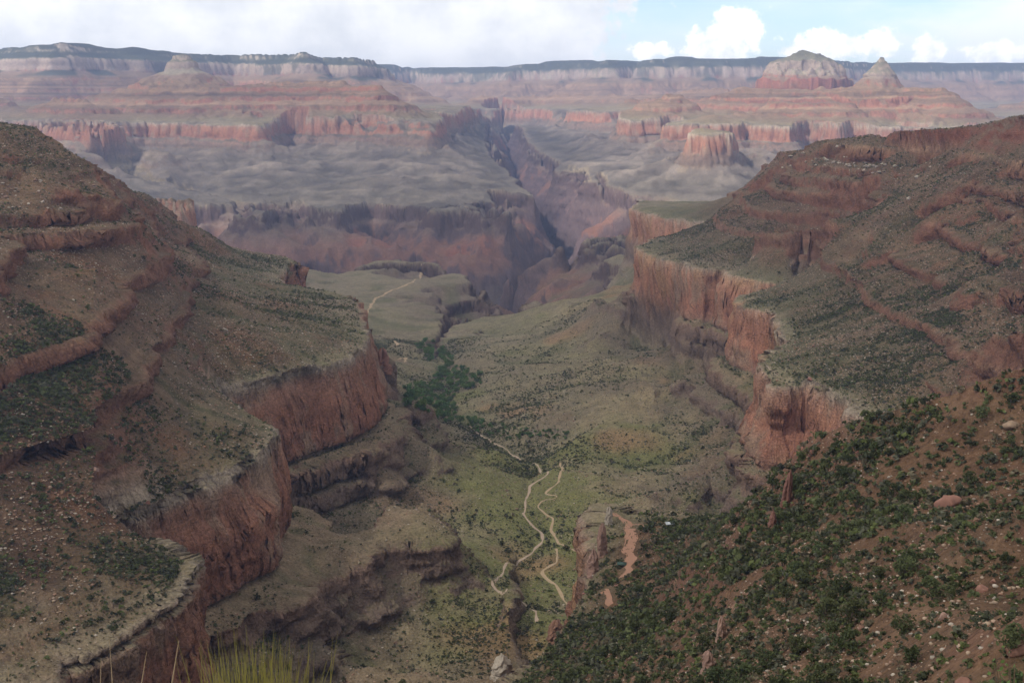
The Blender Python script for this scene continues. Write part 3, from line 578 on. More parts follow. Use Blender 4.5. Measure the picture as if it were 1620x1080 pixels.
# rust-red mudstone in the inner canyon
hak = smooth(sc_, 880, 930) * (1 - smooth(sc_, 1010, 1045)) * smooth(noise2(SPX / 260, SPY / 260, 330) + .4 * noise2(SPX / 70, SPY / 70, 331), .05, .55)
hak = hak * np.where(SPX > 100, .35, 1); soil = soil * (1 - .5 * hak[..., None]) + np.array([.30, .125, .085]) * .5 * hak[..., None]
soil = soil * (1 - .36 * (smooth(SV, 1436, 1450) * (1 - smooth(PR, 3500, 4500)))[..., None])
# forest on the far rim and under its white cliff
forest = (smooth(SV, 1915, 1935) * smooth(nn + .12 * noise2(SPX / 200, SPY / 200, 345), .58, .80) + smooth(SV, 1722, 1760) * (1 - smooth(SV, 1795, 1803)) * smooth(noise2(SPX / 300, SPY / 300, 340) + .5 * noise2(SPX / 90, SPY / 90, 341), -.1, .5)) * smooth(PR, 12200, 12800)
forest = np.maximum(forest, smooth(SV, 1790, 1805) * (1 - smooth(SV, 1915, 1930)) * smooth(noise2(SPX / 150, SPY / 150, 343) + .6 * noise2(SPX / 50, SPY / 50, 344), .25, .8) * .75 * smooth(PR, 11500, 12500))
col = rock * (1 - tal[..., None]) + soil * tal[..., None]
col = col * (1 - forest[..., None] * .92) + np.array([.050, .060, .042]) * forest[..., None] * .92
col *= (1 + .10 * noise2(SPX / 11, SPY / 11, 350) * np.clip(11 / pix / 2 - .5, 0, 1))[..., None]
lum_ = (col @ np.array([.25, .6, .15]))[..., None]; col = lum_ + (col - lum_) * (1.12 + .0 * smooth(PR, 4000, 6000))[..., None]
col = np.clip(col, .02, .7)

# ------------------------------------------------------------------ ground material
def ground_material():
    m = bpy.data.materials.new('ground_rock_and_soil'); m.use_nodes = True
    k = NT(m.node_tree); k.n.clear()
    out = k.new('ShaderNodeOutputMaterial'); bs = k.new('ShaderNodeBsdfPrincipled'); k.l.new(bs.outputs[0], out.inputs[0])
    bs.inputs['Roughness'].default_value = .95; bs.inputs['Specular IOR Level'].default_value = .15
    at = k.new('ShaderNodeAttribute', attribute_name='base'); cov = k.new('ShaderNodeAttribute', attribute_name='cover')
    geo = k.new('ShaderNodeNewGeometry'); pos = geo.outputs['Position']
    n1 = k.noise(pos, .35, 5, .65); n2 = k.noise(pos, .06, 4, .6)
    vor = k.new('ShaderNodeTexVoronoi'); k.l.new(pos, vor.inputs['Vector']); vor.inputs['Scale'].default_value = .42
    vor2 = k.new('ShaderNodeTexVoronoi'); k.l.new(pos, vor2.inputs['Vector']); vor2.inputs['Scale'].default_value = .21
    c = at.outputs['Color']
    n3 = k.noise(pos, 1.3, 4, .65)
    f = k.m('ADD', k.m('ADD', k.m('MULTIPLY', k.m('SUBTRACT', n1, .5), 1.7), k.m('MULTIPLY', k.m('SUBTRACT', n3, .5), .9)), k.m('MULTIPLY', k.m('SUBTRACT', n2, .5), .8))
    c = k.mix(1.0, c, k.xyz(k.m('ADD', f, 1.0), k.m('ADD', f, 1.0), k.m('ADD', f, 1.0)), 'MULTIPLY')
    # pale stones and small dark bushes on the loose ground
    sepc = k.new('ShaderNodeSeparateColor'); k.l.new(vor.outputs['Color'], sepc.inputs[0])
    stone = k.m('MULTIPLY', k.sstep(vor.outputs['Distance'], .42, .25), k.sstep(sepc.outputs[0], .70, .74))
    c = k.mix(k.m('MULTIPLY', k.m('MULTIPLY', stone, cov.outputs['Fac']), .75), c, (.40, .30, .23))
    sepd = k.new('ShaderNodeSeparateColor'); k.l.new(vor2.outputs['Color'], sepd.inputs[0])
    dens = k.m('SUBTRACT', .92, k.m('MULTIPLY', n2, .55))
    bush = k.m('MULTIPLY', k.sstep(vor2.outputs['Distance'], .40, .26), k.m('GREATER_THAN', sepd.outputs[1], dens))
    c = k.mix(k.m('MULTIPLY', k.m('MULTIPLY', bush, cov.outputs['Fac']), .85), c, (.055, .062, .036))
    k.l.new(c, bs.inputs['Base Color'])
    fc = k.new('ShaderNodeAttribute', attribute_name='face').outputs['Fac']; sz3 = k.new('ShaderNodeSeparateXYZ'); k.l.new(pos, sz3.inputs[0])
    warp = k.new('ShaderNodeVectorMath', operation='ADD'); k.l.new(k.xyz(sz3.outputs[0], sz3.outputs[1], k.m('MULTIPLY', sz3.outputs[2], .55)), warp.inputs[0]); k.l.new(k.noise(pos, .15, 3, .6, 'Color'), warp.inputs[1])
    crack = None
    for sc3, wd, amt in ((.055, .035, .55), (.16, .05, .5), (.42, .06, .35)):
        v3 = k.new('ShaderNodeTexVoronoi', feature='DISTANCE_TO_EDGE'); k.l.new(warp.outputs[0], v3.inputs['Vector']); v3.inputs['Scale'].default_value = sc3
        e3 = k.m('MULTIPLY', k.m('MULTIPLY', k.sstep(v3.outputs['Distance'], wd, 0.0), amt), k.sstep(k.noise(pos, sc3 * .6, 2), .42, .6)); crack = e3 if crack is None else k.m('MAXIMUM', crack, e3)
    c = k.mix(k.m('MULTIPLY', crack, fc), c, (.045, .033, .028)); k.l.new(c, bs.inputs['Base Color'])
    bp = k.new('ShaderNodeBump'); bp.inputs['Strength'].default_value = .9; bp.inputs['Distance'].default_value = 2.2
    vb = k.new('ShaderNodeTexVoronoi', feature='F1'); k.l.new(pos, vb.inputs['Vector']); vb.inputs['Scale'].default_value = .30
    sx = k.new('ShaderNodeSeparateXYZ'); k.l.new(pos, sx.inputs[0])
    strat = k.noise(k.xyz(k.m('MULTIPLY', sx.outputs[0], .04), k.m('MULTIPLY', sx.outputs[1], .04), k.m('MULTIPLY', sx.outputs[2], .7)), 1.0, 4, .6)
    h = k.m('ADD', k.m('ADD', n1, k.m('MULTIPLY', stone, .4)), k.m('ADD', k.m('MULTIPLY', vb.outputs['Distance'], .6), k.m('MULTIPLY', strat, .6))); k.l.new(h, bp.inputs['Height']); k.l.new(bp.outputs[0], bs.inputs['Normal'])
    return m
GM = ground_material()
def np_mesh(name, V, F, mat, parent=None):
    """V (n,3), F (m,3|4) -> one linked mesh object"""
    me = bpy.data.meshes.new(name); k = F.shape[1]
    me.vertices.add(len(V)); me.vertices.foreach_set('co', np.ascontiguousarray(V, dtype=f4).ravel())
    me.loops.add(F.size); me.loops.foreach_set('vertex_index', np.ascontiguousarray(F, dtype=np.int32).ravel())
    me.polygons.add(len(F)); me.polygons.foreach_set('loop_start', np.arange(0, F.size, k, dtype=np.int32)); me.polygons.foreach_set('loop_total', np.full(len(F), k, np.int32))
    me.update(calc_edges=True)
    if mat is not None: me.materials.append(mat)
    o = bpy.data.objects.new(name, me); COL.objects.link(o)
    if parent is not None: o.parent = parent
    return o
def ground_part(name, label, mask):
    """mask over quads"""
    q = np.argwhere(mask); a = q[:, 0] * NROW + q[:, 1]
    F = np.stack([a, a + NROW, a + NROW + 1, a + 1], -1)
    used = np.unique(F); remap = np.full(NC * NROW, -1, np.int64); remap[used] = np.arange(len(used))
    V = np.stack([VX, VY, VZ], -1).reshape(-1, 3)[used]
    o = np_mesh(name, V, remap[F][:, ::-1], GM); me = o.data
    ca = me.color_attributes.new('base', 'FLOAT_COLOR', 'POINT')
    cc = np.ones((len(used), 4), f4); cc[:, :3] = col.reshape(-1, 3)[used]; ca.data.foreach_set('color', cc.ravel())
    fa = me.attributes.new('cover', 'FLOAT', 'POINT'); fa.data.foreach_set('value', (tal * smooth(fine, .5, .75) * smooth(PR, 900, 1500) * (1 - .6 * smooth(PR, 3500, 5000))).reshape(-1)[used].astype(f4))
    fb = me.attributes.new('face', 'FLOAT', 'POINT'); fb.data.foreach_set('value', ((1 - tal) * (1 - smooth(PR, 3500, 5500))).reshape(-1)[used].astype(f4))
    me.polygons.foreach_set('use_smooth', np.ones(len(me.polygons), bool))
    o['kind'] = 'structure'; o['label'] = label
    return o
qx = SPX[:-1, :-1]; qy = SPY[:-1, :-1]; qr = PR[:-1, :-1]; qs = SV[:-1, :-1]
qS = SV[:-1, :-1]; cr = np.array([at_z(*c) for c in CREEK] + [(-170, 3690, 1122), (-30, 4150, 1020), (0, 5800, 740)])
creek_x = np.interp(qy, np.sort(cr[:, 1]), cr[np.argsort(cr[:, 1]), 0])
far = (qr > 6900) & (qS > 1136) | (qr > 9800); gorge = ~far & (qr > 3650) & (qS < 1136); front = (np.hypot(qx - 130, (qy - 450) * .8) < 520) & (qS > 1441) & (qx > -80)
bench = ~far & ~gorge & (qr > 2500) & (qS < 1225); left = ~far & ~gorge & ~bench & ~front & (qx < creek_x) & (qS > 1290); right = ~far & ~gorge & ~bench & ~front & ~left & (qS > 1290) & (qx > creek_x)
rest = ~(far | gorge | bench | left | right | front); farw = far & (qx > 60)
for nm, lb, mk in (('mountain', 'far pink and white canyon wall with flat buttes, left of the side canyon', far & ~farw), ('mountain', 'far pink and white canyon wall with two pale temple peaks, right of the side canyon', farw),
                   ('terrain', 'dark purple inner canyon with rust red slopes', gorge), ('plateau', 'flat grey green bench crossed by a pale path', bench), ('hillside', 'red ledged left canyon wall above tall red cliffs', left),
                   ('hillside', 'brown and green right canyon wall above tall red cliffs', right), ('hillside', 'brushy red spur in front at lower right', front), ('valley', 'olive valley floor with a dry stream bed', rest)):
    ground_part(nm, lb, mk)
log('ground built')
#--OBJECTS--
rng = np.random.default_rng(7)
GVZ = VZ
def hit(px, py):
    """the point of the ground seen at a place of the photograph"""
    d = ray(px, py); th = math.atan2(d[0], d[1]); sl = d[2] / math.hypot(d[0], d[1])
    c = int(round(np.interp(th, thc, np.arange(NC)))); f = CAM[2] + sl * PR[c] - VZ[c]
    k = int(np.argmax(f < 0))
    if k < 1: return None
    t = f[k - 1] / (f[k - 1] - f[k]); r = PR[c, k - 1] * (1 - t) + PR[c, k] * t; z = VZ[c, k - 1] * (1 - t) + VZ[c, k] * t
    return np.array([math.sin(th) * r, math.cos(th) * r, z])
def tag(o, label, cat=None, group=None, kind=None):
    if kind: o['kind'] = kind
    o['label'] = label
    if cat: o['category'] = cat
    if group: o['group'] = group
    return o
def empty(name, loc, rz=0.0, sc=1.0):
    o = bpy.data.objects.new(name, None); COL.objects.link(o); o.empty_display_size = .5
    o.location = loc; o.rotation_euler = (0, 0, rz); o.scale = (sc, sc, sc); return o
def plain(name, col, rough=.9, var=.25, scale=3.0, bump=0.0, random=0.0, attr=None, trans=0.0):
    m = bpy.data.materials.new(name); m.use_nodes = True; k = NT(m.node_tree); k.n.clear()
    out = k.new('ShaderNodeOutputMaterial'); bs = k.new('ShaderNodeBsdfPrincipled')
    bs.inputs['Roughness'].default_value = rough; bs.inputs['Specular IOR Level'].default_value = .2
    tc = k.new('ShaderNodeTexCoord'); n = k.noise(tc.outputs['Object'], scale, 4, .6)
    f = k.m('ADD', 1 - var, k.m('MULTIPLY', n, 2 * var))
    c = k.new('ShaderNodeAttribute', attribute_name=attr).outputs['Color'] if attr else tuple(col) + (1,)
    if random:
        oi = k.new('ShaderNodeObjectInfo'); hs = k.new('ShaderNodeHueSaturation')
        k.put(hs.inputs['Color'], c); k.put(hs.inputs['Value'], k.m('ADD', 1 - random, k.m('MULTIPLY', oi.outputs['Random'], 2 * random)))
        k.put(hs.inputs['Hue'], k.m('ADD', .5 - .02, k.m('MULTIPLY', k.m('FRACT', k.m('MULTIPLY', oi.outputs['Random'], 7.3)), .04))); c = hs.outputs[0]
    c = k.mix(1.0, c, k.xyz(f, f, f), 'MULTIPLY'); k.l.new(c, bs.inputs['Base Color'])
    if bump:
        bp = k.new('ShaderNodeBump'); bp.inputs['Strength'].default_value = bump; bp.inputs['Distance'].default_value = .2; k.l.new(n, bp.inputs['Height']); k.l.new(bp.outputs[0], bs.inputs['Normal'])
    if trans:
        t = k.new('ShaderNodeBsdfTranslucent'); k.l.new(c, t.inputs[0]); mx = k.new('ShaderNodeMixShader'); mx.inputs[0].default_value = trans
        k.l.new(bs.outputs[0], mx.inputs[1]); k.l.new(t.outputs[0], mx.inputs[2]); k.l.new(mx.outputs[0], out.inputs[0])
    else: k.l.new(bs.outputs[0], out.inputs[0])
    return m
M_JUN = plain('juniper_foliage', (.088, .105, .046), .9, .4, 1.5, random=.38, trans=.25)
M_COT = plain('cottonwood_foliage', (.120, .200, .065), .85, .35, .25, random=.3, trans=.3)
M_SHR = plain('shrub_foliage', (.095, .105, .048), .9, .3, 1.5, random=.35, trans=.2)
M_MASS = plain('scrub_foliage', (.1, .1, .05), .9, .25, .8, attr='tint', trans=.2)
M_BARK = plain('bark', (.13, .10, .08), .95, .3, 6, bump=.4)
M_ROCK = plain('boulder_sandstone', (.27, .185, .135), .95, .45, 1.1, bump=.8, random=.28)
M_ROCKW = plain('boulder_limestone', (.40, .345, .285), .95, .35, 1.1, bump=.5, random=.2)
M_ROCKR = plain('boulder_red_sandstone', (.25, .14, .098), .95, .45, 1.1, bump=.8, random=.25)
M_RUB = plain('rubble_stone', (.3, .25, .2), .95, .25, 1.2, attr='tint')
M_PATH = plain('trodden_dust', (.41, .305, .20), 1, .25, .25)
M_PATHR = plain('trodden_red_dust', (.33, .185, .125), 1, .16, .3)
M_WASH = plain('stream_gravel', (.42, .32, .245), 1, .3, .3)

# ---- leaves, trunks, stones
def leaves(r, n, R, H, nclump, leaf, flat=.75, base=.12):
    """a crown: leaf-sized faces in uneven clumps"""
    cc = []
    while len(cc) < nclump:
        p = r.uniform(-1, 1, 3)
        if p @ p < 1: cc.append(p)
    cc = np.array(cc); cc *= r.uniform(.55, 1.0, (nclump, 1)) / np.maximum(np.linalg.norm(cc, axis=1, keepdims=True), .35) * .78
    cs = r.uniform(.24, .50, nclump)
    w = r.integers(0, nclump, n); q = r.normal(0, 1, (n, 3)); q /= np.linalg.norm(q, axis=1, keepdims=True); q *= r.uniform(.55, 1.05, (n, 1))
    p = cc[w] + q * cs[w][:, None]
    p = p * [R, R, H * .5] + [0, 0, H * (.5 + base)]
    a = r.normal(0, 1, (n, 3)); a /= np.linalg.norm(a, axis=1, keepdims=True); b = np.cross(a, r.normal(0, 1, (n, 3))); b /= np.linalg.norm(b, axis=1, keepdims=True)
    sz = leaf * r.uniform(.6, 1.4, (n, 1)); a = a * sz; b = b * sz * .7
    V = np.stack([p - a - b * .3, p + b, p + a * 1.1, p - b], 1).reshape(-1, 3); V[:, 2] = np.maximum(V[:, 2], -.1 * H)
    return V, np.arange(n * 4).reshape(n, 4)
def tube(pts, rads, n=6):
    V = []; F = []
    for i, (p, r) in enumerate(zip(pts, rads)):
        for k in range(n): V.append((p[0] + r * math.cos(k * 2 * math.pi / n), p[1] + r * math.sin(k * 2 * math.pi / n), p[2]))
        if i:
            for k in range(n): a = (i - 1) * n; F.append((a + k, a + (k + 1) % n, a + n + (k + 1) % n, a + n + k))
    return np.array(V), np.array(F)
def join(parts):
    V = []; F = []; o = 0
    for v, f in parts: V.append(v); F.append(f + o); o += len(v)
    return np.concatenate(V), np.concatenate(F)
def trunk(r, R, H, th):
    parts = [tube([(0, 0, -.5), (.03 * R, 0, H * .2), (.08 * R, .05 * R, H * .45), (.05 * R, .1 * R, H * .8)], [th * 1.2, th, th * .7, th * .2])]
    for k in range(5):
        a = r.uniform(0, 6.28); h = r.uniform(.15, .4) * H; e = r.uniform(.5, .85)
        parts.append(tube([(0, 0, h), (math.cos(a) * R * e * .5, math.sin(a) * R * e * .5, h + .15 * H), (math.cos(a) * R * e, math.sin(a) * R * e, h + r.uniform(.2, .4) * H)], [th * .55, th * .4, th * .12], 5))
    return join(parts)
def ico(sub):
    import bmesh
    bm = bmesh.new(); bmesh.ops.create_icosphere(bm, subdivisions=sub, radius=1); V = np.array([v.co[:] for v in bm.verts]); F = np.array([[v.index for v in f.verts] for f in bm.faces]); bm.free(); return V, F
ICO1, ICO3 = ico(1), ico(3)
def stone(r, base, flat=.65):
    V, F = base; V = V.copy(); sx = r.uniform(.7, 1.2, 3) * [1, 1, flat]
    for _ in range(15):                          # chop planes off for broken faces
        n = r.normal(0, 1, 3); n /= np.linalg.norm(n); h = r.uniform(.40, .80); d = V @ n - h; V -= np.maximum(d, 0)[:, None] * n
    s = r.uniform(0, 99); V *= (1 + .10 * noise3(V[:, 0] * 2 + s, V[:, 1] * 2, V[:, 2] * 2, 3) + .05 * noise3(V[:, 0] * 6 + s, V[:, 1] * 6, V[:, 2] * 6, 4))[:, None]
    return V * sx, F

# ---- paths
CLEAR = []
def ribbon(name, pts, w, mat, label, lift=.35, jitter=.18):
    P = [hit(*p) for p in pts]; P = [p for p in P if p is not None]
    Q = []
    for a in range(len(P) - 1):
        n = max(2, int(math.hypot(*(P[a + 1] - P[a])[:2]) / 3.0)); n = min(n, 160)
        for t in np.linspace(0, 1, n, endpoint=a == len(P) - 2): Q.append(P[a] * (1 - t) + P[a + 1] * t)
    Q = np.array(Q)[:, :2]; Q += np.stack([noise2(Q[:, 0] / 12, Q[:, 1] / 12, 21), noise2(Q[:, 0] / 12, Q[:, 1] / 12, 22)], -1) * w * .5
    for _ in range(3): Q[1:-1] = (Q[:-2] + 2 * Q[1:-1] + Q[2:]) / 4
    d = np.gradient(Q, axis=0); d /= np.linalg.norm(d, axis=1, keepdims=True) + 1e-9; nrm = np.stack([-d[:, 1], d[:, 0]], -1)
    ww = w * .5 * (1 + .55 * noise2(np.arange(len(Q)) / 4.0, np.zeros(len(Q)), 23)); V = []
    for q, (p, m) in enumerate(zip(Q, nrm)):
        for t in (-1, -.4, .4, 1):
            e = p + m * ww[q] * t; z = gz(e[0], e[1]); V.append((e[0], e[1], z + lift * (1 if abs(t) < .9 else .3)))
    CLEAR.append(np.column_stack([Q, np.full(len(Q), w * .5 + 1.2)]))
    F = [(4 * q + c, 4 * q + c + 1, 4 * q + c + 5, 4 * q + c + 4) for q in range(len(Q) - 1) for c in range(3)]
    o = np_mesh(name, np.array(V), np.array(F), mat); return tag(o, label, kind='structure')
def gz(x, y):
    th = math.atan2(x, y); r = math.hypot(x, y); q = np.interp(th, thc, np.arange(NC)); a = int(min(q, NC - 2)); w = q - a
    z = []
    for c in (a, a + 1): rr = np.hypot(VX[c], VY[c]); z.append(np.interp(r, np.maximum.accumulate(rr), VZ[c]))
    return max(z[0] * (1 - w) + z[1] * w, -1e9)
ribbon('path', [(572, 508), (583, 490), (595, 472), (612, 463), (632, 455), (655, 446), (664, 438), (667, 421)], 8, M_PATH, 'pale path curving over the flat bench to the overlook', .8)
ribbon('path', [(616, 549), (629, 545), (623, 539)], 6, M_PATH, 'short pale bend of path beyond the dark tower', .7); ribbon('path', [(628, 568), (643, 566), (640, 573)], 5, M_PATH, 'short pale path left of the oasis', .7)
ribbon('path', [(885, 733), (890, 743), (883, 763), (862, 780), (884, 785), (857, 792), (849, 801), (862, 812), (875, 819), (871, 837), (883, 856), (898, 866), (912, 871)], 3.2, M_PATH, 'sandy path winding down the valley floor')
ribbon('path', [(880, 868), (883, 880), (881, 889), (868, 896), (856, 904), (873, 920), (886, 937), (902, 959)], 3, M_PATH, 'sandy path slanting below the rock fins')
ribbon('path', [(966, 811), (980, 820), (993, 829), (994, 842), (998, 855), (993, 872), (996, 888), (988, 911)], 7, M_PATHR, 'red dirt path along the shelf to the green roofed shelter', .25); ribbon('path', [(993, 829), (1006, 827), (1018, 826), (1045, 829)], 6, M_PATHR, 'red dirt path branching to the pale roofed shelter', .25)
ribbon('path', [(955, 933), (963, 945), (966, 956)], 5, M_PATHR, 'red dirt path bend below the shelter', .25)
ribbon('dry_stream', [(742, 674), (760, 688), (779, 700), (800, 709), (832, 730), (852, 738), (868, 748), (856, 757), (838, 769), (832, 790), (829, 814), (838, 828), (858, 842), (859, 855), (843, 872), (820, 886), (798, 897), (784, 918), (779, 926), (800, 938), (825, 950), (848, 968), (852, 982)], 3.2, M_WASH, 'pale gravel bed of the dry stream on the valley floor', .3)
# ---- places for the scrub: evenly over what is seen, more where the photograph has more
ok = (NRM[..., 2] > np.where(softmask(SPX, SPY) > .5, .48, .62))
vis = np.zeros(PR.shape, bool); an = (VZ - CAM[2]) / PR; vis = an >= np.maximum.accumulate(an, 1) - .0015
ii, jj = np.nonzero(ok & vis & (PR > 90) & (PR < 3300) & (np.abs(thc)[:, None] < .46))
X_, Y_, Z_, S_, R_ = VX[ii, jj], VY[ii, jj], VZ[ii, jj], SV[ii, jj], PR[ii, jj]
area = PR[ii, jj] * step * np.abs(np.gradient(PR, axis=1))[ii, jj] / .8
onspur = (np.hypot(X_ - 130, (Y_ - 450) * .8) < 520) & (S_ > 1441) & (X_ > -60)
crx = np.interp(Y_, np.sort(cr[:, 1]), cr[np.argsort(cr[:, 1]), 0]); dcr = np.abs(X_ - crx)
clump = noise2(X_ / 45, Y_ / 45, 801) * .6 + noise2(X_ / 14, Y_ / 14, 802) * .5
gully = noise2(X_ / 130 + 9, Y_ / 130, 803)
dens = np.where(onspur, .088 * (1 + 1.5 * clump + .5 * gully), 0)
leftm = ~onspur & (X_ < crx) & (S_ > 1425); rightm = ~onspur & (X_ > crx) & (S_ > 1425); valm = ~onspur & ~leftm & ~rightm
dens = np.where(leftm, .032 * (1 + 1.2 * clump) * np.interp(S_, [1440, 1470, 1520, 1700], [.9, .6, 1, 1]), dens)
rg_ = smooth(gully + clump * .4, .05, .5) * smooth(S_, 1445, 1465) * (1 - smooth(S_, 1600, 1650)) * (Y_ < 2000)
dens = np.where(rightm, .032 * (1 + 1.1 * clump) * (1 + 3.0 * rg_), dens)
dens = np.where(valm, .024 * (1 + 1.2 * clump) + .06 * smooth(dcr, 70, 15) * (Y_ < 1500) + .035 * smooth(dcr, 110, 30) * (Y_ > 1750) * (Y_ < 2300), dens)
wet_ = smooth(PF[ii, jj], .36, .62); patch = smooth(noise2(X_ / 170, Y_ / 170, 811) + .5 * noise2(X_ / 60, Y_ / 60, 812), -.5, .6)
dens = dens * np.where(onspur, 1, (.12 + 1.3 * patch) * (1 + 2.2 * wet_)) * np.where(leftm & (R_ < 1250), 7.0, 1)
dens = np.clip(dens, 0, None)
clr = np.zeros(len(X_), bool)
for q in CLEAR:
    for x, y, w_ in q[::2]: clr |= (np.abs(X_ - x) < w_ + 1) & (np.abs(Y_ - y) < w_ + 1)
dens = np.where(clr, 0, dens); area = np.where(clr, 1e-9, area)
def scatter(n, w, jit=1.0):
    w = w / w.sum(); k = rng.choice(len(w), n, p=w)
    th = thc[ii[k]] + rng.uniform(-.5, .5, n) * step * jit; r = R_[k] * (1 + rng.uniform(-.5, .5, n) * .0012 * jit)
    return k, np.sin(th) * r, np.cos(th) * r, Z_[k]
log('scatter fields', len(ii), float((dens * area).sum()))
# the mass of small scrub
NB = 130000
k, bx, by, bz = scatter(NB, dens * area * np.clip(700 / R_, .3, 2.2) ** .6)
bs_ = np.where(onspur[k], (rng.uniform(.4, 1.2, NB) + 1.3 * rng.random(NB) ** 4) * np.clip(R_[k] / 330, .6, 1.6), rng.uniform(.5, 1.3, NB) + 1.8 * rng.random(NB) ** 5) * np.where(leftm[k] & (R_[k] < 1250), 1.25, 1) * np.where(valm[k] & (R_[k] > 1500), 1.25, 1.0)
protoB = [leaves(np.random.default_rng(40 + q), 26, 1, 1.25, 5, .34, base=-.02) for q in range(10)]
Vs = []; Fs = []; Ts = []; off = 0; cols_ = np.array([(.082, .096, .044), (.105, .122, .052), (.066, .074, .042), (.130, .155, .056), (.165, .142, .092), (.112, .116, .080)])
for q in range(10):
    m = np.arange(q, NB, 10); V, F = protoB[q]; a = rng.uniform(0, 6.28, len(m)); ca, sa = np.cos(a), np.sin(a); s_ = bs_[m]
    P = np.stack([(V[None, :, 0] * ca[:, None] - V[None, :, 1] * sa[:, None]) * s_[:, None] + bx[m][:, None], (V[None, :, 0] * sa[:, None] + V[None, :, 1] * ca[:, None]) * s_[:, None] + by[m][:, None], V[None, :, 2] * (s_ * rng.uniform(.7, 1.2, len(m)))[:, None] + bz[m][:, None]], -1)
    n = len(V); Vs.append(P.reshape(-1, 3)); Fs.append((F[None] + (np.arange(len(m)) * n)[:, None, None] + off).reshape(-1, 4)); off += len(m) * n
    cc = cols_[rng.choice(6, len(m), p=[.24, .2, .16, .12, .12, .16])] * rng.uniform(.75, 1.3, (len(m), 1)); Ts.append(np.repeat(cc, n, 0))
def with_tint(o, T):
    c4 = np.ones((len(T), 4), f4); c4[:, :3] = T; ca = o.data.color_attributes.new('tint', 'FLOAT_COLOR', 'POINT'); ca.data.foreach_set('color', c4.ravel()); return o
sh = with_tint(np_mesh('shrubbery', np.concatenate(Vs), np.concatenate(Fs), M_MASS), np.concatenate(Ts))
tag(sh, 'low grey green scrub dotted all over the canyon slopes', 'scrub', kind='stuff')
# loose stones
NS = 90000
wst = np.where(onspur, .10, np.where(valm, .022, .06)) * (1 + .8 * clump) * (S_ > 1200) * smooth(.35 - blotch[ii, jj], -.2, .6)
k, bx, by, bz = scatter(NS, np.clip(wst, 0, None) * area * np.clip(700 / R_, .3, 2.2) ** .6)
ss_ = np.minimum(np.exp(rng.normal(-.6, .75, NS)), 1.7) * np.where(onspur[k], .5, 1.15)
Vs = []; Fs = []; Ts = []; off = 0
pal = np.array([(.40, .30, .22), (.33, .20, .14), (.45, .39, .32), (.36, .25, .18)])
for q in range(10):
    m = np.arange(q, NS, 10); V, F = stone(np.random.default_rng(70 + q), ICO1, .6); a = rng.uniform(0, 6.28, len(m)); ca, sa = np.cos(a), np.sin(a); s_ = ss_[m]
    P = np.stack([(V[None, :, 0] * ca[:, None] - V[None, :, 1] * sa[:, None]) * s_[:, None] + bx[m][:, None], (V[None, :, 0] * sa[:, None] + V[None, :, 1] * ca[:, None]) * s_[:, None] + by[m][:, None], V[None, :, 2] * s_[:, None] + bz[m][:, None] + .12 * s_[:, None]], -1)
    n = len(V); Vs.append(P.reshape(-1, 3)); Fs.append((F[None] + (np.arange(len(m)) * n)[:, None, None] + off).reshape(-1, 3)); off += len(m) * n
    Ts.append(np.repeat(pal[rng.integers(0, 4, len(m))] * rng.uniform(.7, 1.15, (len(m), 1)), n, 0))
tag(with_tint(np_mesh('rubble', np.concatenate(Vs), np.concatenate(Fs), M_RUB), np.concatenate(Ts)), 'loose pale stones strewn over the canyon slopes', 'rubble', kind='stuff')
log('scrub and rubble')

# ---- trees one can tell apart
def tree_kind(n, name, mk, matf, seed):
    out = []
    for q in range(n):
        r = np.random.default_rng(seed + q); cv, tv = mk(r)
        c = np_mesh('crown', cv[0], cv[1], matf); t = np_mesh('trunk', tv[0], tv[1], M_BARK)
        out.append((c.data, t.data)); bpy.data.objects.remove(c); bpy.data.objects.remove(t)
    return out
def put_tree(name, meshes, loc, rz, sc, label, cat, group, mats=None):
    e = empty(name, loc, rz, sc); tag(e, label, cat, group)
    for nm, me in zip(('crown', 'trunk'), meshes):
        o = bpy.data.objects.new(nm, me); COL.objects.link(o); o.parent = e
    return e
JUN = tree_kind(9, 'juniper_tree', lambda r: (leaves(r, 620, 2.0, 3.6, 13, .19, base=.14), trunk(r, 2.0, 3.6, .16)), M_JUN, 500)
COT = tree_kind(7, 'cottonwood_tree', lambda r: (leaves(r, 520, 7.2, 11.5, 14, .8, base=.1), trunk(r, 6.0, 11, .4)), M_COT, 540)
SHR = tree_kind(6, 'desert_shrub', lambda r: (leaves(r, 170, 1.25, 1.9, 8, .22, base=.02), trunk(r, 1.0, 1.5, .06)), M_SHR, 560)
def apart(k, x, y, z, sz, n, f):
    """keep n that do not stand in one another"""
    keep = []; g = {}
    for q in range(len(k)):
        c = (int(x[q] // 12), int(y[q] // 12)); bad = False
        for a in (-1, 0, 1):
            for b in (-1, 0, 1):
                for o in g.get((c[0] + a, c[1] + b), ()):
                    if math.hypot(x[q] - x[o], y[q] - y[o]) < f * (sz[q] + sz[o]): bad = True
        if not bad: g.setdefault(c, []).append(q); keep.append(q)
        if len(keep) >= n: break
    return keep
wt = np.where(onspur, np.clip(.3 + clump, 0, 2), 0) * area * np.clip(450 / R_, .3, 2) ** .9
k, bx, by, bz = scatter(1500, wt); sz = rng.uniform(.75, 1.7, 1500)
for q in apart(k, bx, by, bz, sz * 1.7, 300, .8):
    big = sz[q] > 1.2; lo = by[q] < 480
    put_tree('juniper_tree', JUN[q % 9], (bx[q], by[q], bz[q] - .15), rng.uniform(0, 6.28), sz[q] * rng.uniform(.9, 1.15),
             ('tall' if big else 'small') + ' dark green juniper on the brushy spur ' + ('close below the viewer' if lo else 'near the red dirt path'), 'juniper', 'junipers on the brushy spur')
ws = np.where(leftm | rightm | (valm & (Y_ < 1500)), 1, 0) * np.clip(.25 + clump, 0, 2) * area * np.clip(1200 / R_, .2, 2) ** 1.2 * np.where(leftm & (R_ < 1250), 7.0, 1)
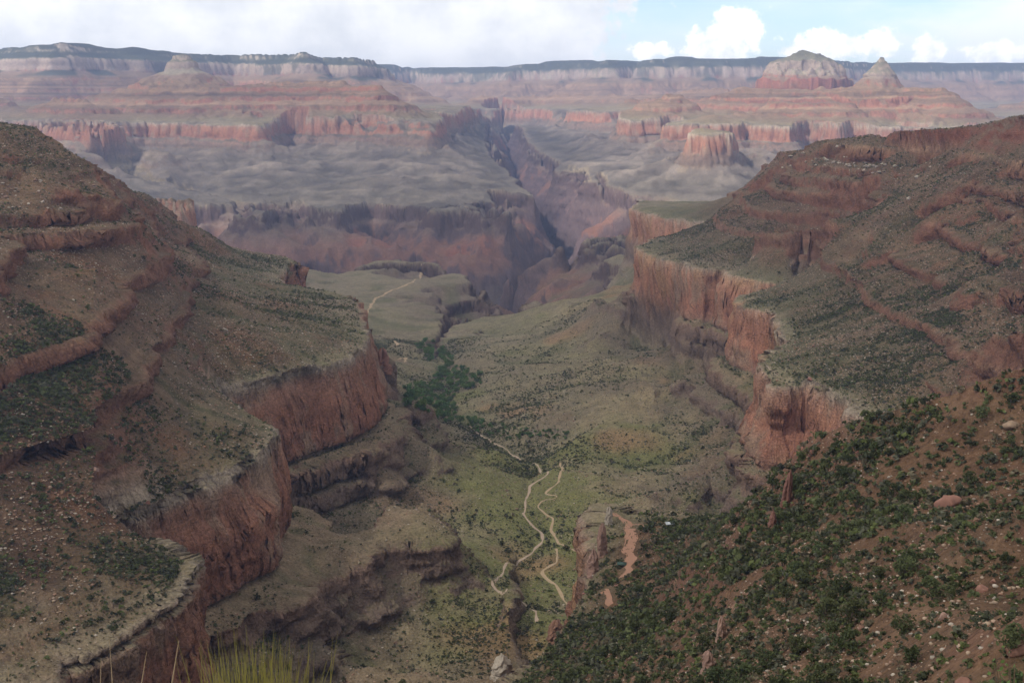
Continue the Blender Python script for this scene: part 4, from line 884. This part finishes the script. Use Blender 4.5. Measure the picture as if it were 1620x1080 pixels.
k, bx, by, bz = scatter(1500, ws); sz = rng.uniform(1.0, 2.6, 1500)
for q in apart(k, bx, by, bz, sz * 1.3, 300, .9):
    wh = 'left' if leftm[k[q]] else 'right' if rightm[k[q]] else ''
    lab = {'left': 'round dark shrub on the red ledged slope of the left canyon wall', 'right': 'round green shrub on the stony slope of the right canyon wall', '': 'dark green bush on the olive valley floor by the dry stream bed'}[wh]
    put_tree('desert_shrub', SHR[q % 6], (bx[q], by[q], bz[q] - .1), rng.uniform(0, 6.28), sz[q] * (1.5 if wh == '' else 1.15), lab, 'shrub', {'left': 'shrubs on the left wall', 'right': 'shrubs on the right wall', '': 'bushes on the valley floor'}[wh])
# the oasis of cottonwoods
POLY = np.array([(652, 541), (672, 537), (700, 548), (722, 575), (750, 585), (768, 598), (758, 610), (735, 618), (716, 632), (722, 655), (735, 668), (700, 668), (668, 656), (640, 642), (636, 615), (660, 610), (685, 606), (690, 590), (676, 566), (660, 555)], float)
POLY2 = np.array([(728, 660), (760, 668), (830, 680), (905, 680), (895, 697), (840, 692), (800, 697), (745, 682)], float)
def inside(p, poly):
    c = False
    for a in range(len(poly)):
        (x1, y1), (x2, y2) = poly[a], poly[a - 1]
        if (y1 > p[1]) != (y2 > p[1]) and p[0] < (x2 - x1) * (p[1] - y1) / (y2 - y1) + x1: c = not c
    return c
n = 0; taken = []
while n < 298:
    p = (rng.uniform(630, 770), rng.uniform(535, 672))
    if rng.random() < .25: p = (rng.uniform(725, 910), rng.uniform(664, 700))
    if not (inside(p, POLY) or inside(p, POLY2)): continue
    h = hit(*p)
    if h is None or h[1] > 3500: continue
    s_ = rng.uniform(.6, 1.25) * (.55 if p[1] > 672 or p[0] > 770 else 1); n += .04
    if any(math.hypot(h[0] - a, h[1] - b) < 5.5 * (s_ + c) * .36 for a, b, c in taken): continue
    taken.append((h[0], h[1], s_)); n += .96
    put_tree('cottonwood_tree', COT[len(taken) % 7], (h[0], h[1], h[2] - .4), rng.uniform(0, 6.28), s_, 'leafy green cottonwood in the dense grove on the valley floor', 'cottonwood', 'cottonwoods of the oasis')
log('trees', len(taken))
# ---- boulders
BOUL = {}
for nm, mt in (('w', M_ROCKW), ('t', M_ROCK), ('r', M_ROCKR)):
    BOUL[nm] = []
    for q in range(5):
        v, f = stone(np.random.default_rng(900 + q + ord(nm)), ICO3, .62 + .05 * q); o = np_mesh('boulder', v, f, mt); BOUL[nm].append(o.data); bpy.data.objects.remove(o)
def boulder(p, px, kind, label, group, flat=1.0):
    o = bpy.data.objects.new('boulder', BOUL[kind][int(rng.integers(0, 5))]); COL.objects.link(o)
    s = px / 1908 * math.hypot(p[0], p[1]) * .5; o.location = (p[0], p[1], p[2] + s * .22); o.scale = (s, s, s * flat); o.rotation_euler = (rng.uniform(-.15, .15), rng.uniform(-.15, .15), rng.uniform(0, 6.28))
    return tag(o, label, 'boulder', group)
ONE = [(1302, 870, 24, 't', 'large tan boulder standing highest in the brush of the spur'), (1305, 903, 17, 't', 'flat tan slab just below the largest boulder of the spur'), (1384, 950, 16, 'w', 'round whitish boulder amid the brush of the spur'), (1354, 952, 17, 'w', 'flat pale boulder beside the round whitish one'),
       (1338, 976, 18, 'r', 'orange boulder below two whitish ones on the spur'), (1366, 982, 12, 'r', 'small orange block next to the orange boulder'), (1364, 990, 17, 'r', 'long reddish block under the orange boulder'), (1331, 951, 12, 'r', 'small rust block left of the pale boulder'),
       (1552, 925, 32, 'r', 'big brown split rock under a dark juniper on the spur'), (1571, 917, 14, 'r', 'pinkish rock next to the big brown split rock'), (1612, 1022, 44, 'r', 'large brown tilted rock at the lower right edge'), (1528, 1073, 44, 'r', 'big reddish rock at the foot of the tall juniper'),
       (1492, 972, 26, 't', 'grey leaning slab beside a dark juniper'), (1383, 884, 18, 't', 'tan pointed block uphill of the tallest brush'), (1500, 790, 40, 'r', 'broad flat rust rock on the ridge of the spur'), (1545, 820, 15, 'r', 'rounded rust rock below the broad flat one'), (1602, 668, 30, 't', 'long low ledge rock at the right edge'),
       (1408, 707, 17, 't', 'square tan rock among trees on the ridge'), (1285, 715, 20, 'r', 'orange rock on the crest above the deep gully'), (1330, 783, 13, 't', 'tan rock half way down the brushy spur'), (1438, 312, 10, 'w', 'lone pale boulder on the brown right slope'), (357, 521, 11, 'w', 'lone pinkish boulder on the grey left bench'),
       (437, 487, 9, 't', 'lone tan boulder on the green bench above the cliff'), (265, 303 + 30, 9, 't', 'tan block on the skyline of the left wall'), (152, 741, 13, 't', 'flat dark tan rock above the lower left cliff'), (1287, 546, 9, 't', 'orange tan boulder on the green bench of the right cliff'), (1281, 598, 11, 'r', 'red block on the rim of the right cliff')]
for px, py, w_, kd, lb in ONE:
    h = hit(px, py + w_ * .25)
    if h is not None: boulder(h, w_, kd, lb, 'boulders one can tell apart')
nb = 0
for _ in range(400):
    px = rng.normal(1345, 60); py = np.interp(px, [1260, 1450], [255, 272]) + rng.normal(0, 7); h = hit(px, py)
    if h is not None and 1900 < h[1] < 3300 and nb < 62: boulder(h, rng.uniform(4, 10), 'w', 'white block fallen below the ledge of the right canyon wall', 'white blocks under the right ledge', .75); nb += 1
nb = 0
for _ in range(300):
    px = rng.uniform(0, 170); py = 290 + rng.uniform(-8, 40) + px * .02; h = hit(px, py)
    if h is not None and h[1] < 2200 and nb < 50: boulder(h, rng.uniform(3.5, 8.5), 'w' if rng.random() < .6 else 't', 'pale block fallen between the ledges of the left canyon wall', 'pale blocks between the left ledges', .75); nb += 1
wb = np.where(onspur, 1.0, np.where(leftm | rightm, .8, .25)) * area * np.clip(900 / R_, .2, 2) ** 1.4 * np.clip(.6 + clump, .1, 2)
k, bx, by, bz = scatter(150, wb)
for q in range(150):
    on = onspur[k[q]]; lf = leftm[k[q]]; rt = rightm[k[q]]
    where_ = 'in the brush of the spur' if on else 'on the left canyon wall' if lf else 'on the right canyon wall' if rt else 'on the valley floor'
    kd = 'trw'[int(rng.choice(3, p=[.45, .4, .15]))]
    boulder((bx[q], by[q], bz[q]), min(rng.uniform(5, 11), 5.0 / R_[k[q]] * 1908), kd, {'t': 'tan', 'r': 'rust red', 'w': 'whitish'}[kd] + ' boulder lying ' + where_, 'boulders ' + where_)
# ---- fins and pinnacles of bare rock
def pinnacle(px, py, hpx, wpx, label, kind=M_ROCK, lean=0.0):
    p = hit(px, py)
    if p is None: return
    dd = math.hypot(p[0], p[1]) / 1908; H = hpx * dd; w = wpx * dd * .5; nz, na = 36, 28
    zz = np.linspace(0, 1, nz); aa = np.linspace(0, 2 * math.pi, na, endpoint=False); Z2, A2 = np.meshgrid(zz, aa, indexing='ij')
    rad = w * (1.05 - .35 * Z2 - .62 * Z2 ** 9) * (1 + .25 * noise3(np.cos(A2) * 2 + px, np.sin(A2) * 2, Z2 * 3, 5) + .16 * noise3(np.cos(A2) * 6 + px, np.sin(A2) * 6, Z2 * 9, 6) + .12 * noise3(np.cos(A2) * 2 + px, np.sin(A2) * 2, Z2 * 26, 8) + .16 * np.sign(noise3(np.cos(A2) * 4 + px, np.sin(A2) * 4, Z2 * 7, 9)))
    Z2 = Z2 * (1 - .45 * np.clip(noise2(np.cos(A2) * 1.6 + px * 3, np.sin(A2) * 1.6, 10) + .2, 0, 1))
    V = np.stack([np.cos(A2) * rad + lean * Z2 * H, np.sin(A2) * rad * 1.5, Z2 * H - .12 * H], -1).reshape(-1, 3)
    F = [(a * na + b, a * na + (b + 1) % na, (a + 1) * na + (b + 1) % na, (a + 1) * na + b) for a in range(nz - 1) for b in range(na)]
    o = np_mesh('rock_pinnacle', V, np.array(F), kind); top = len(V)
    o.location = tuple(p); o.rotation_euler = (0, 0, rng.uniform(-.4, .4)); tag(o, label, 'rock pinnacle')
pinnacle(952, 880, 68, 16, 'tall grey tan rock fin beside the red dirt shelf'); pinnacle(963, 828, 34, 12, 'pale pointed pinnacle at the tip of the red dirt shelf', M_ROCKW)
pinnacle(938, 905, 50, 18, 'dark broken rock fin below the tall grey fin'); pinnacle(1241, 800, 70, 14, 'slanting orange rock fin dropping into the brushy gully', M_ROCKR, .1); pinnacle(1222, 840, 40, 12, 'short orange rock fin at the edge of the gully', M_ROCKR)
pinnacle(1140, 1010, 46, 14, 'jagged tan rock fin in dense brush near the bottom', M_ROCK); pinnacle(1120, 1062, 44, 18, 'broken tan rock fin lowest in the dense brush', M_ROCK); pinnacle(880, 1010, 40, 26, 'dark red rock knob on the edge of the spur', M_ROCKR); pinnacle(795, 1070, 48, 34, 'pale sandy rock knob at the bottom by the dry stream', M_ROCKW); pinnacle(606, 585, 42, 22, 'dark freestanding tower at the end of the left red cliff', M_ROCKR)
log('boulders')
# ---- the two shelters
def bx_mesh(name, lo, hi, mat, parent, bevel=0):
    V = np.array([[x, y, z] for x in (lo[0], hi[0]) for y in (lo[1], hi[1]) for z in (lo[2], hi[2])], float)
    return np_mesh(name, V, np.array([[0, 1, 3, 2], [4, 6, 7, 5], [0, 4, 5, 1], [2, 3, 7, 6], [0, 2, 6, 4], [1, 5, 7, 3]]), mat, parent)
M_TIN = plain('pale_metal_roofing', (.40, .43, .46), .45, .08, 2); M_GRN = plain('green_roofing', (.05, .085, .07), .7, .15, 2); M_STN = plain('shelter_stone', (.20, .13, .10), .95, .35, 2.5, bump=.4); M_WOOD = plain('weathered_timber', (.10, .07, .05), .9, .3, 4); M_PANEL = plain('bright_roof_panel', (.62, .65, .68), .4, .05, 2)
def shelter(px, py, w, d, label, roofmat, rz, panel):
    p = hit(px, py); e = empty('shelter', (p[0], p[1], p[2]), rz); tag(e, label, 'shelter')
    bx_mesh('wall', (-w / 2, d / 2 - .35, -1.5), (w / 2, d / 2, 2.3), M_STN, e)
    for sx in (-1, 1): bx_mesh('wall', (sx * w / 2 - .3 * (sx > 0), -d / 2 + .01, -1.5), (sx * w / 2 + .3 * (sx < 0), d / 2 - .36, 1.1), M_STN, e)
    bx_mesh('bench', (-w / 2 + .4, d / 2 - .95, 0), (w / 2 - .4, d / 2 - .36, .45), M_STN, e); bx_mesh('floor', (-w / 2 + .31, -d / 2, -1.2), (w / 2 - .31, d / 2 - .36, -.02), M_STN, e)
    for sx in (-1, 0, 1): bx_mesh('post', (sx * (w / 2 - .15) - .13, -d / 2 - .15, -.8), (sx * (w / 2 - .15) + .13, -d / 2, 2.25), M_WOOD, e)
    ov = .7; h = 1.25; V = []
    for zz in (2.31, 2.46): V += [(-w / 2 - ov, -d / 2 - ov, zz), (w / 2 + ov, -d / 2 - ov, zz), (w / 2 + ov, 0, zz + h), (-w / 2 - ov, 0, zz + h), (-w / 2 - ov, d / 2 + ov, zz), (w / 2 + ov, d / 2 + ov, zz)]
    F = [(3, 2, 1, 0), (4, 5, 2, 3), (6, 7, 8, 9), (9, 8, 11, 10), (0, 1, 7, 6), (5, 4, 10, 11)]; F = np.array(F + [(1, 2, 8, 7), (2, 5, 11, 8), (3, 0, 6, 9), (4, 3, 9, 10)])
    rf = np_mesh('roof', np.array(V), F, roofmat, e)
    bx_mesh('ridge_cap', (-w / 2 - ov, -.18, 2.46 + h - .03), (w / 2 + ov, .18, 2.46 + h + .08), roofmat, rf)
    if panel:
        s_ = h / (d / 2 + ov); y0, y1 = -d / 2 + .1, -.5
        for a in (-.28, .05): np_mesh('roof_panel', np.array([(w * a, y, 2.46 + (y + d / 2 + ov) * s_ + t) for t in (.01, .07) for y in (y0, y1)] + [(w * (a + .26), y, 2.46 + (y + d / 2 + ov) * s_ + t) for t in (.01, .07) for y in (y0, y1)]), np.array([[0, 1, 3, 2], [4, 6, 7, 5], [0, 4, 5, 1], [2, 3, 7, 6], [0, 2, 6, 4], [1, 5, 7, 3]]), M_PANEL, rf)
shelter(1060, 832, 6.6, 4.6, 'open stone shelter with a pale metal roof at the end of the red shelf', M_TIN, .12, True)
shelter(984, 896, 5.4, 4.4, 'small open shelter with a dark green roof beside the red path', M_GRN, -.2, False)
# ---- the ledge under the viewer and the plants on it
ta = np.linspace(-.80, .80, 90); ra = np.array([.4, 1, 1.6, 2.2, 2.8, 3.4, 4.2, 5.5, 7, 9, 12, 16, PR[0, 0] * 1.02]); zin = np.interp(ta, thc, VZ[:, 0])
LV = []
for a, t in enumerate(ta):
    for b, r in enumerate(ra):
        e = smooth(r, 3.3, 5.0) * .35 + .65 * max(0, (r - 3.3) / (ra[-1] - 3.3)); z = 1777.9 * (1 - e) + (zin[a] + .05) * e + .12 * float(noise2(np.array([t * r * 1.3]), np.array([r * 1.3]), 61)[0]) * (b < 12); LV.append((math.sin(t) * r, math.cos(t) * r, z))
nb_ = len(ra); LF = np.array([(a * nb_ + b, a * nb_ + b + 1, (a + 1) * nb_ + b + 1, (a + 1) * nb_ + b) for a in range(89) for b in range(nb_ - 1)])
tag(np_mesh('ground', np.array(LV), LF, M_PATHR), 'red ground at the brink under the viewer', kind='structure')
M_GRASS = plain('grass_blade', (.24, .215, .055), .7, .25, 8, trans=.35); M_STALK = plain('dry_stalk', (.30, .22, .13), .8, .2, 8); M_LEAF = plain('green_leaf', (.10, .16, .045), .6, .2, 6, trans=.35); M_TWIG = plain('twig', (.12, .08, .05), .9, .2, 8)
def blade(p0, p1, w, bend, n=7):
    t = np.linspace(0, 1, n)[:, None]; p0 = np.array(p0); p1 = np.array(p1); mid = np.array(bend); P = p0 * (1 - t) + p1 * t + mid * (t * t)
    wd = w * (1 - t ** 1.6) * .5 + .0002; s = np.array([[1, .3, 0]]); s = s / np.linalg.norm(s)
    V = np.concatenate([P - s * wd, P + np.array([[0, 0, .0]]) + np.array([[0, -.4, 0]]) * wd, P + s * wd], 1).reshape(-1, 3)
    F = [(3 * a + c, 3 * a + c + 1, 3 * a + c + 4, 3 * a + c + 3) for a in range(n - 1) for c in (0, 1)]
    return V, np.array(F)
def at_dist(px, py, d): return at_d(px, py, d)
r = np.random.default_rng(3); parts = []
for q in range(330):
    tx = r.normal(400, 48); ty = r.uniform(1030, 1085) if r.random() < .72 else r.uniform(985, 1035)
    if abs(tx - 415) < 60 and r.random() < .35: ty = r.uniform(1005, 1060)
    tip = at_dist(tx, ty, r.uniform(2.75, 3.1)); base = np.array([tip[0] * .25 + -.58 * .75 + r.normal(0, .03), 2.92 + r.normal(0, .04), 1777.8])
    base[0] = at_d(395, 1080, 2.92)[0] + (tip[0] - at_d(395, 1080, 2.92)[0]) * .55 + r.normal(0, .012); parts.append(blade(base, tip, r.uniform(.003, .0055), (r.normal(0, .045), 0, -abs(r.normal(0, .02)))))
gr = np_mesh('bunch_grass', *join(parts), M_GRASS); tag(gr, 'yellow green bunch grass at the bottom edge in front of the cliff', 'grass clump')
for nm, lab, pts in (('dry_stalk', 'tan leaning dry stalk at the bottom left of the bunch grass', (283, 1012, 256, 1085, .012)), ('dry_stalk', 'dry pointed stalk rising at the bottom left', (173, 1010, 178, 1085, .008)), ('dry_stalk', 'green tan leaning blade left of the dry stalks', (232, 1030, 205, 1085, .010)), ('dry_stalk', 'leftmost short dry blade at the bottom edge', (12, 1050, 14, 1085, .008)), ('dry_stalk', 'short dry blade beside the pointed stalk', (160, 1040, 150, 1085, .009))):
    a = at_d(pts[2], pts[3], 2.9); tp = at_d(pts[0], pts[1], 2.95); b0 = tp + (a - tp) * 3.2; b0[2] = min(b0[2], 1777.9)
    V, F = tube([b0, b0 * .5 + tp * .5, tp], [pts[4] * .5, pts[4] * .42, pts[4] * .06], 6); tag(np_mesh(nm, V, F, M_STALK), lab, 'dry stalk', 'dry stalks at the bottom left')
# leafy shrub in the lower right corner
e = empty('leafy_shrub', (at_d(1615, 1085, 3.4)[0], 3.4, 1777.9)); tag(e, 'bright green leafy twigs at the lower right corner', 'leafy shrub'); r = np.random.default_rng(8); lv = []; tw = []
o0 = np.array(e.location)
for q in range(16):
    tp = at_d(r.uniform(1560, 1660), r.uniform(1018, 1085), r.uniform(3.2, 3.6)) - o0; tw.append(tube([(r.normal(0, .03), r.normal(0, .03), 0), tp * .6 + [0, 0, -.03], tp], [.004, .003, .0012], 5))
    for c in range(9):
        p = tp * (1 - .045 * c) + r.normal(0, .012, 3); a = r.normal(0, 1, 3); a /= np.linalg.norm(a); b = np.cross(a, r.normal(0, 1, 3)); b /= np.linalg.norm(b); l = r.uniform(.012, .020); lv.append((np.array([p, p + a * l * .5 + b * l * .32, p + a * l, p + a * l * .5 - b * l * .32]), np.array([[0, 1, 2, 3]])))
np_mesh('leaves', *join(lv), M_LEAF, e); np_mesh('stem', *join(tw), M_TWIG, e)
log('front plants')
# ------------------------------------------------------------------ the thick cloud over the near canyon, above and behind the camera
def cloud_vapour(name, clear):
    m = bpy.data.materials.new(name); m.use_nodes = True
    kc = NT(m.node_tree); kc.n.clear(); oc = kc.new('ShaderNodeOutputMaterial'); df = kc.new('ShaderNodeBsdfDiffuse'); tl = kc.new('ShaderNodeBsdfTranslucent'); mx = kc.new('ShaderNodeMixShader'); tr = kc.new('ShaderNodeBsdfTransparent'); mt = kc.new('ShaderNodeMixShader')
    df.inputs[0].default_value = (.85, .87, .9, 1); tl.inputs[0].default_value = (.80, .79, .76, 1); mx.inputs[0].default_value = .5; mt.inputs[0].default_value = clear
    for a, b in ((df.outputs[0], mx.inputs[1]), (tl.outputs[0], mx.inputs[2]), (mx.outputs[0], mt.inputs[1]), (tr.outputs[0], mt.inputs[2]), (mt.outputs[0], oc.inputs[0])): kc.l.new(a, b)
    return m
def cloud(name, label, cx, cy, rx, ry, z0, th, seed, mat):
    n = 72; u = np.linspace(-1, 1, n); U, Vv = np.meshgrid(u, u, indexing='ij')
    # square to disc
    dx = U * np.sqrt(1 - Vv * Vv / 2); dy = Vv * np.sqrt(1 - U * U / 2); rad = np.hypot(dx, dy)
    wob = 1 + .16 * noise2(dx * 2.2 + seed, dy * 2.2, seed) + .07 * noise2(dx * 6, dy * 6, seed + 1)
    X = cx + dx * rx * wob; Y = cy + dy * ry * wob; prof = np.sqrt(np.clip(1 - rad ** 3, 0, 1))
    top = z0 + prof * th * (.7 + .45 * noise2(X / 1500, Y / 1500, seed + 2) + .2 * noise2(X / 500, Y / 500, seed + 3))
    bot = z0 - prof * th * (.15 + .12 * noise2(X / 1200, Y / 1200, seed + 4) + .05 * noise2(X / 400, Y / 400, seed + 5))
    V = np.concatenate([np.stack([X, Y, top], -1).reshape(-1, 3), np.stack([X, Y, bot], -1).reshape(-1, 3)])
    q = np.array([[a, b] for a in range(n - 1) for b in range(n - 1)]); i = q[:, 0] * n + q[:, 1]
    F = np.stack([i, i + n, i + n + 1, i + 1], -1); F = np.concatenate([F, F[:, ::-1] + n * n])
    o = np_mesh(name, V, F, mat); o['kind'] = 'structure'; o['label'] = label
    o.data.polygons.foreach_set('use_smooth', np.ones(len(F), bool))
    return o
cloud('cloud', 'broad grey storm cloud over the near canyon', -2300, 1200, 4200, 4000, 4700, 900, 5, cloud_vapour('thick_cloud_vapour', .48))
cloud('cloud', 'pale grey cloud over the far left buttes', -4760, 9200, 3200, 3500, 4700, 700, 9, cloud_vapour('thin_cloud_vapour', .78))
# ------------------------------------------------------------------ haze
def box(name, lo, hi, mat):
    V = np.array([[x, y, z] for x in (lo[0], hi[0]) for y in (lo[1], hi[1]) for z in (lo[2], hi[2])], float)
    F = np.array([[0, 1, 3, 2], [4, 6, 7, 5], [0, 4, 5, 1], [2, 3, 7, 6], [0, 2, 6, 4], [1, 5, 7, 3]])
    return np_mesh(name, V, F, mat)
hm = bpy.data.materials.new('haze_air'); hm.use_nodes = True
kk = NT(hm.node_tree); kk.n.clear(); ho = kk.new('ShaderNodeOutputMaterial'); hv = kk.new('ShaderNodeVolumePrincipled')
hv.inputs['Color'].default_value = (.43, .58, 1.0, 1); hv.inputs['Density'].default_value = 3.5e-5; hv.inputs['Anisotropy'].default_value = .2
kk.l.new(hv.outputs[0], ho.inputs['Volume'])
hz_ = box('haze', (-24000, -3000, float(VZ.min()) - 1), (24000, 27500, 2600), hm); hz_['kind'] = 'stuff'; hz_['label'] = 'pale blue air between the near slopes and the far rim'
log('done')
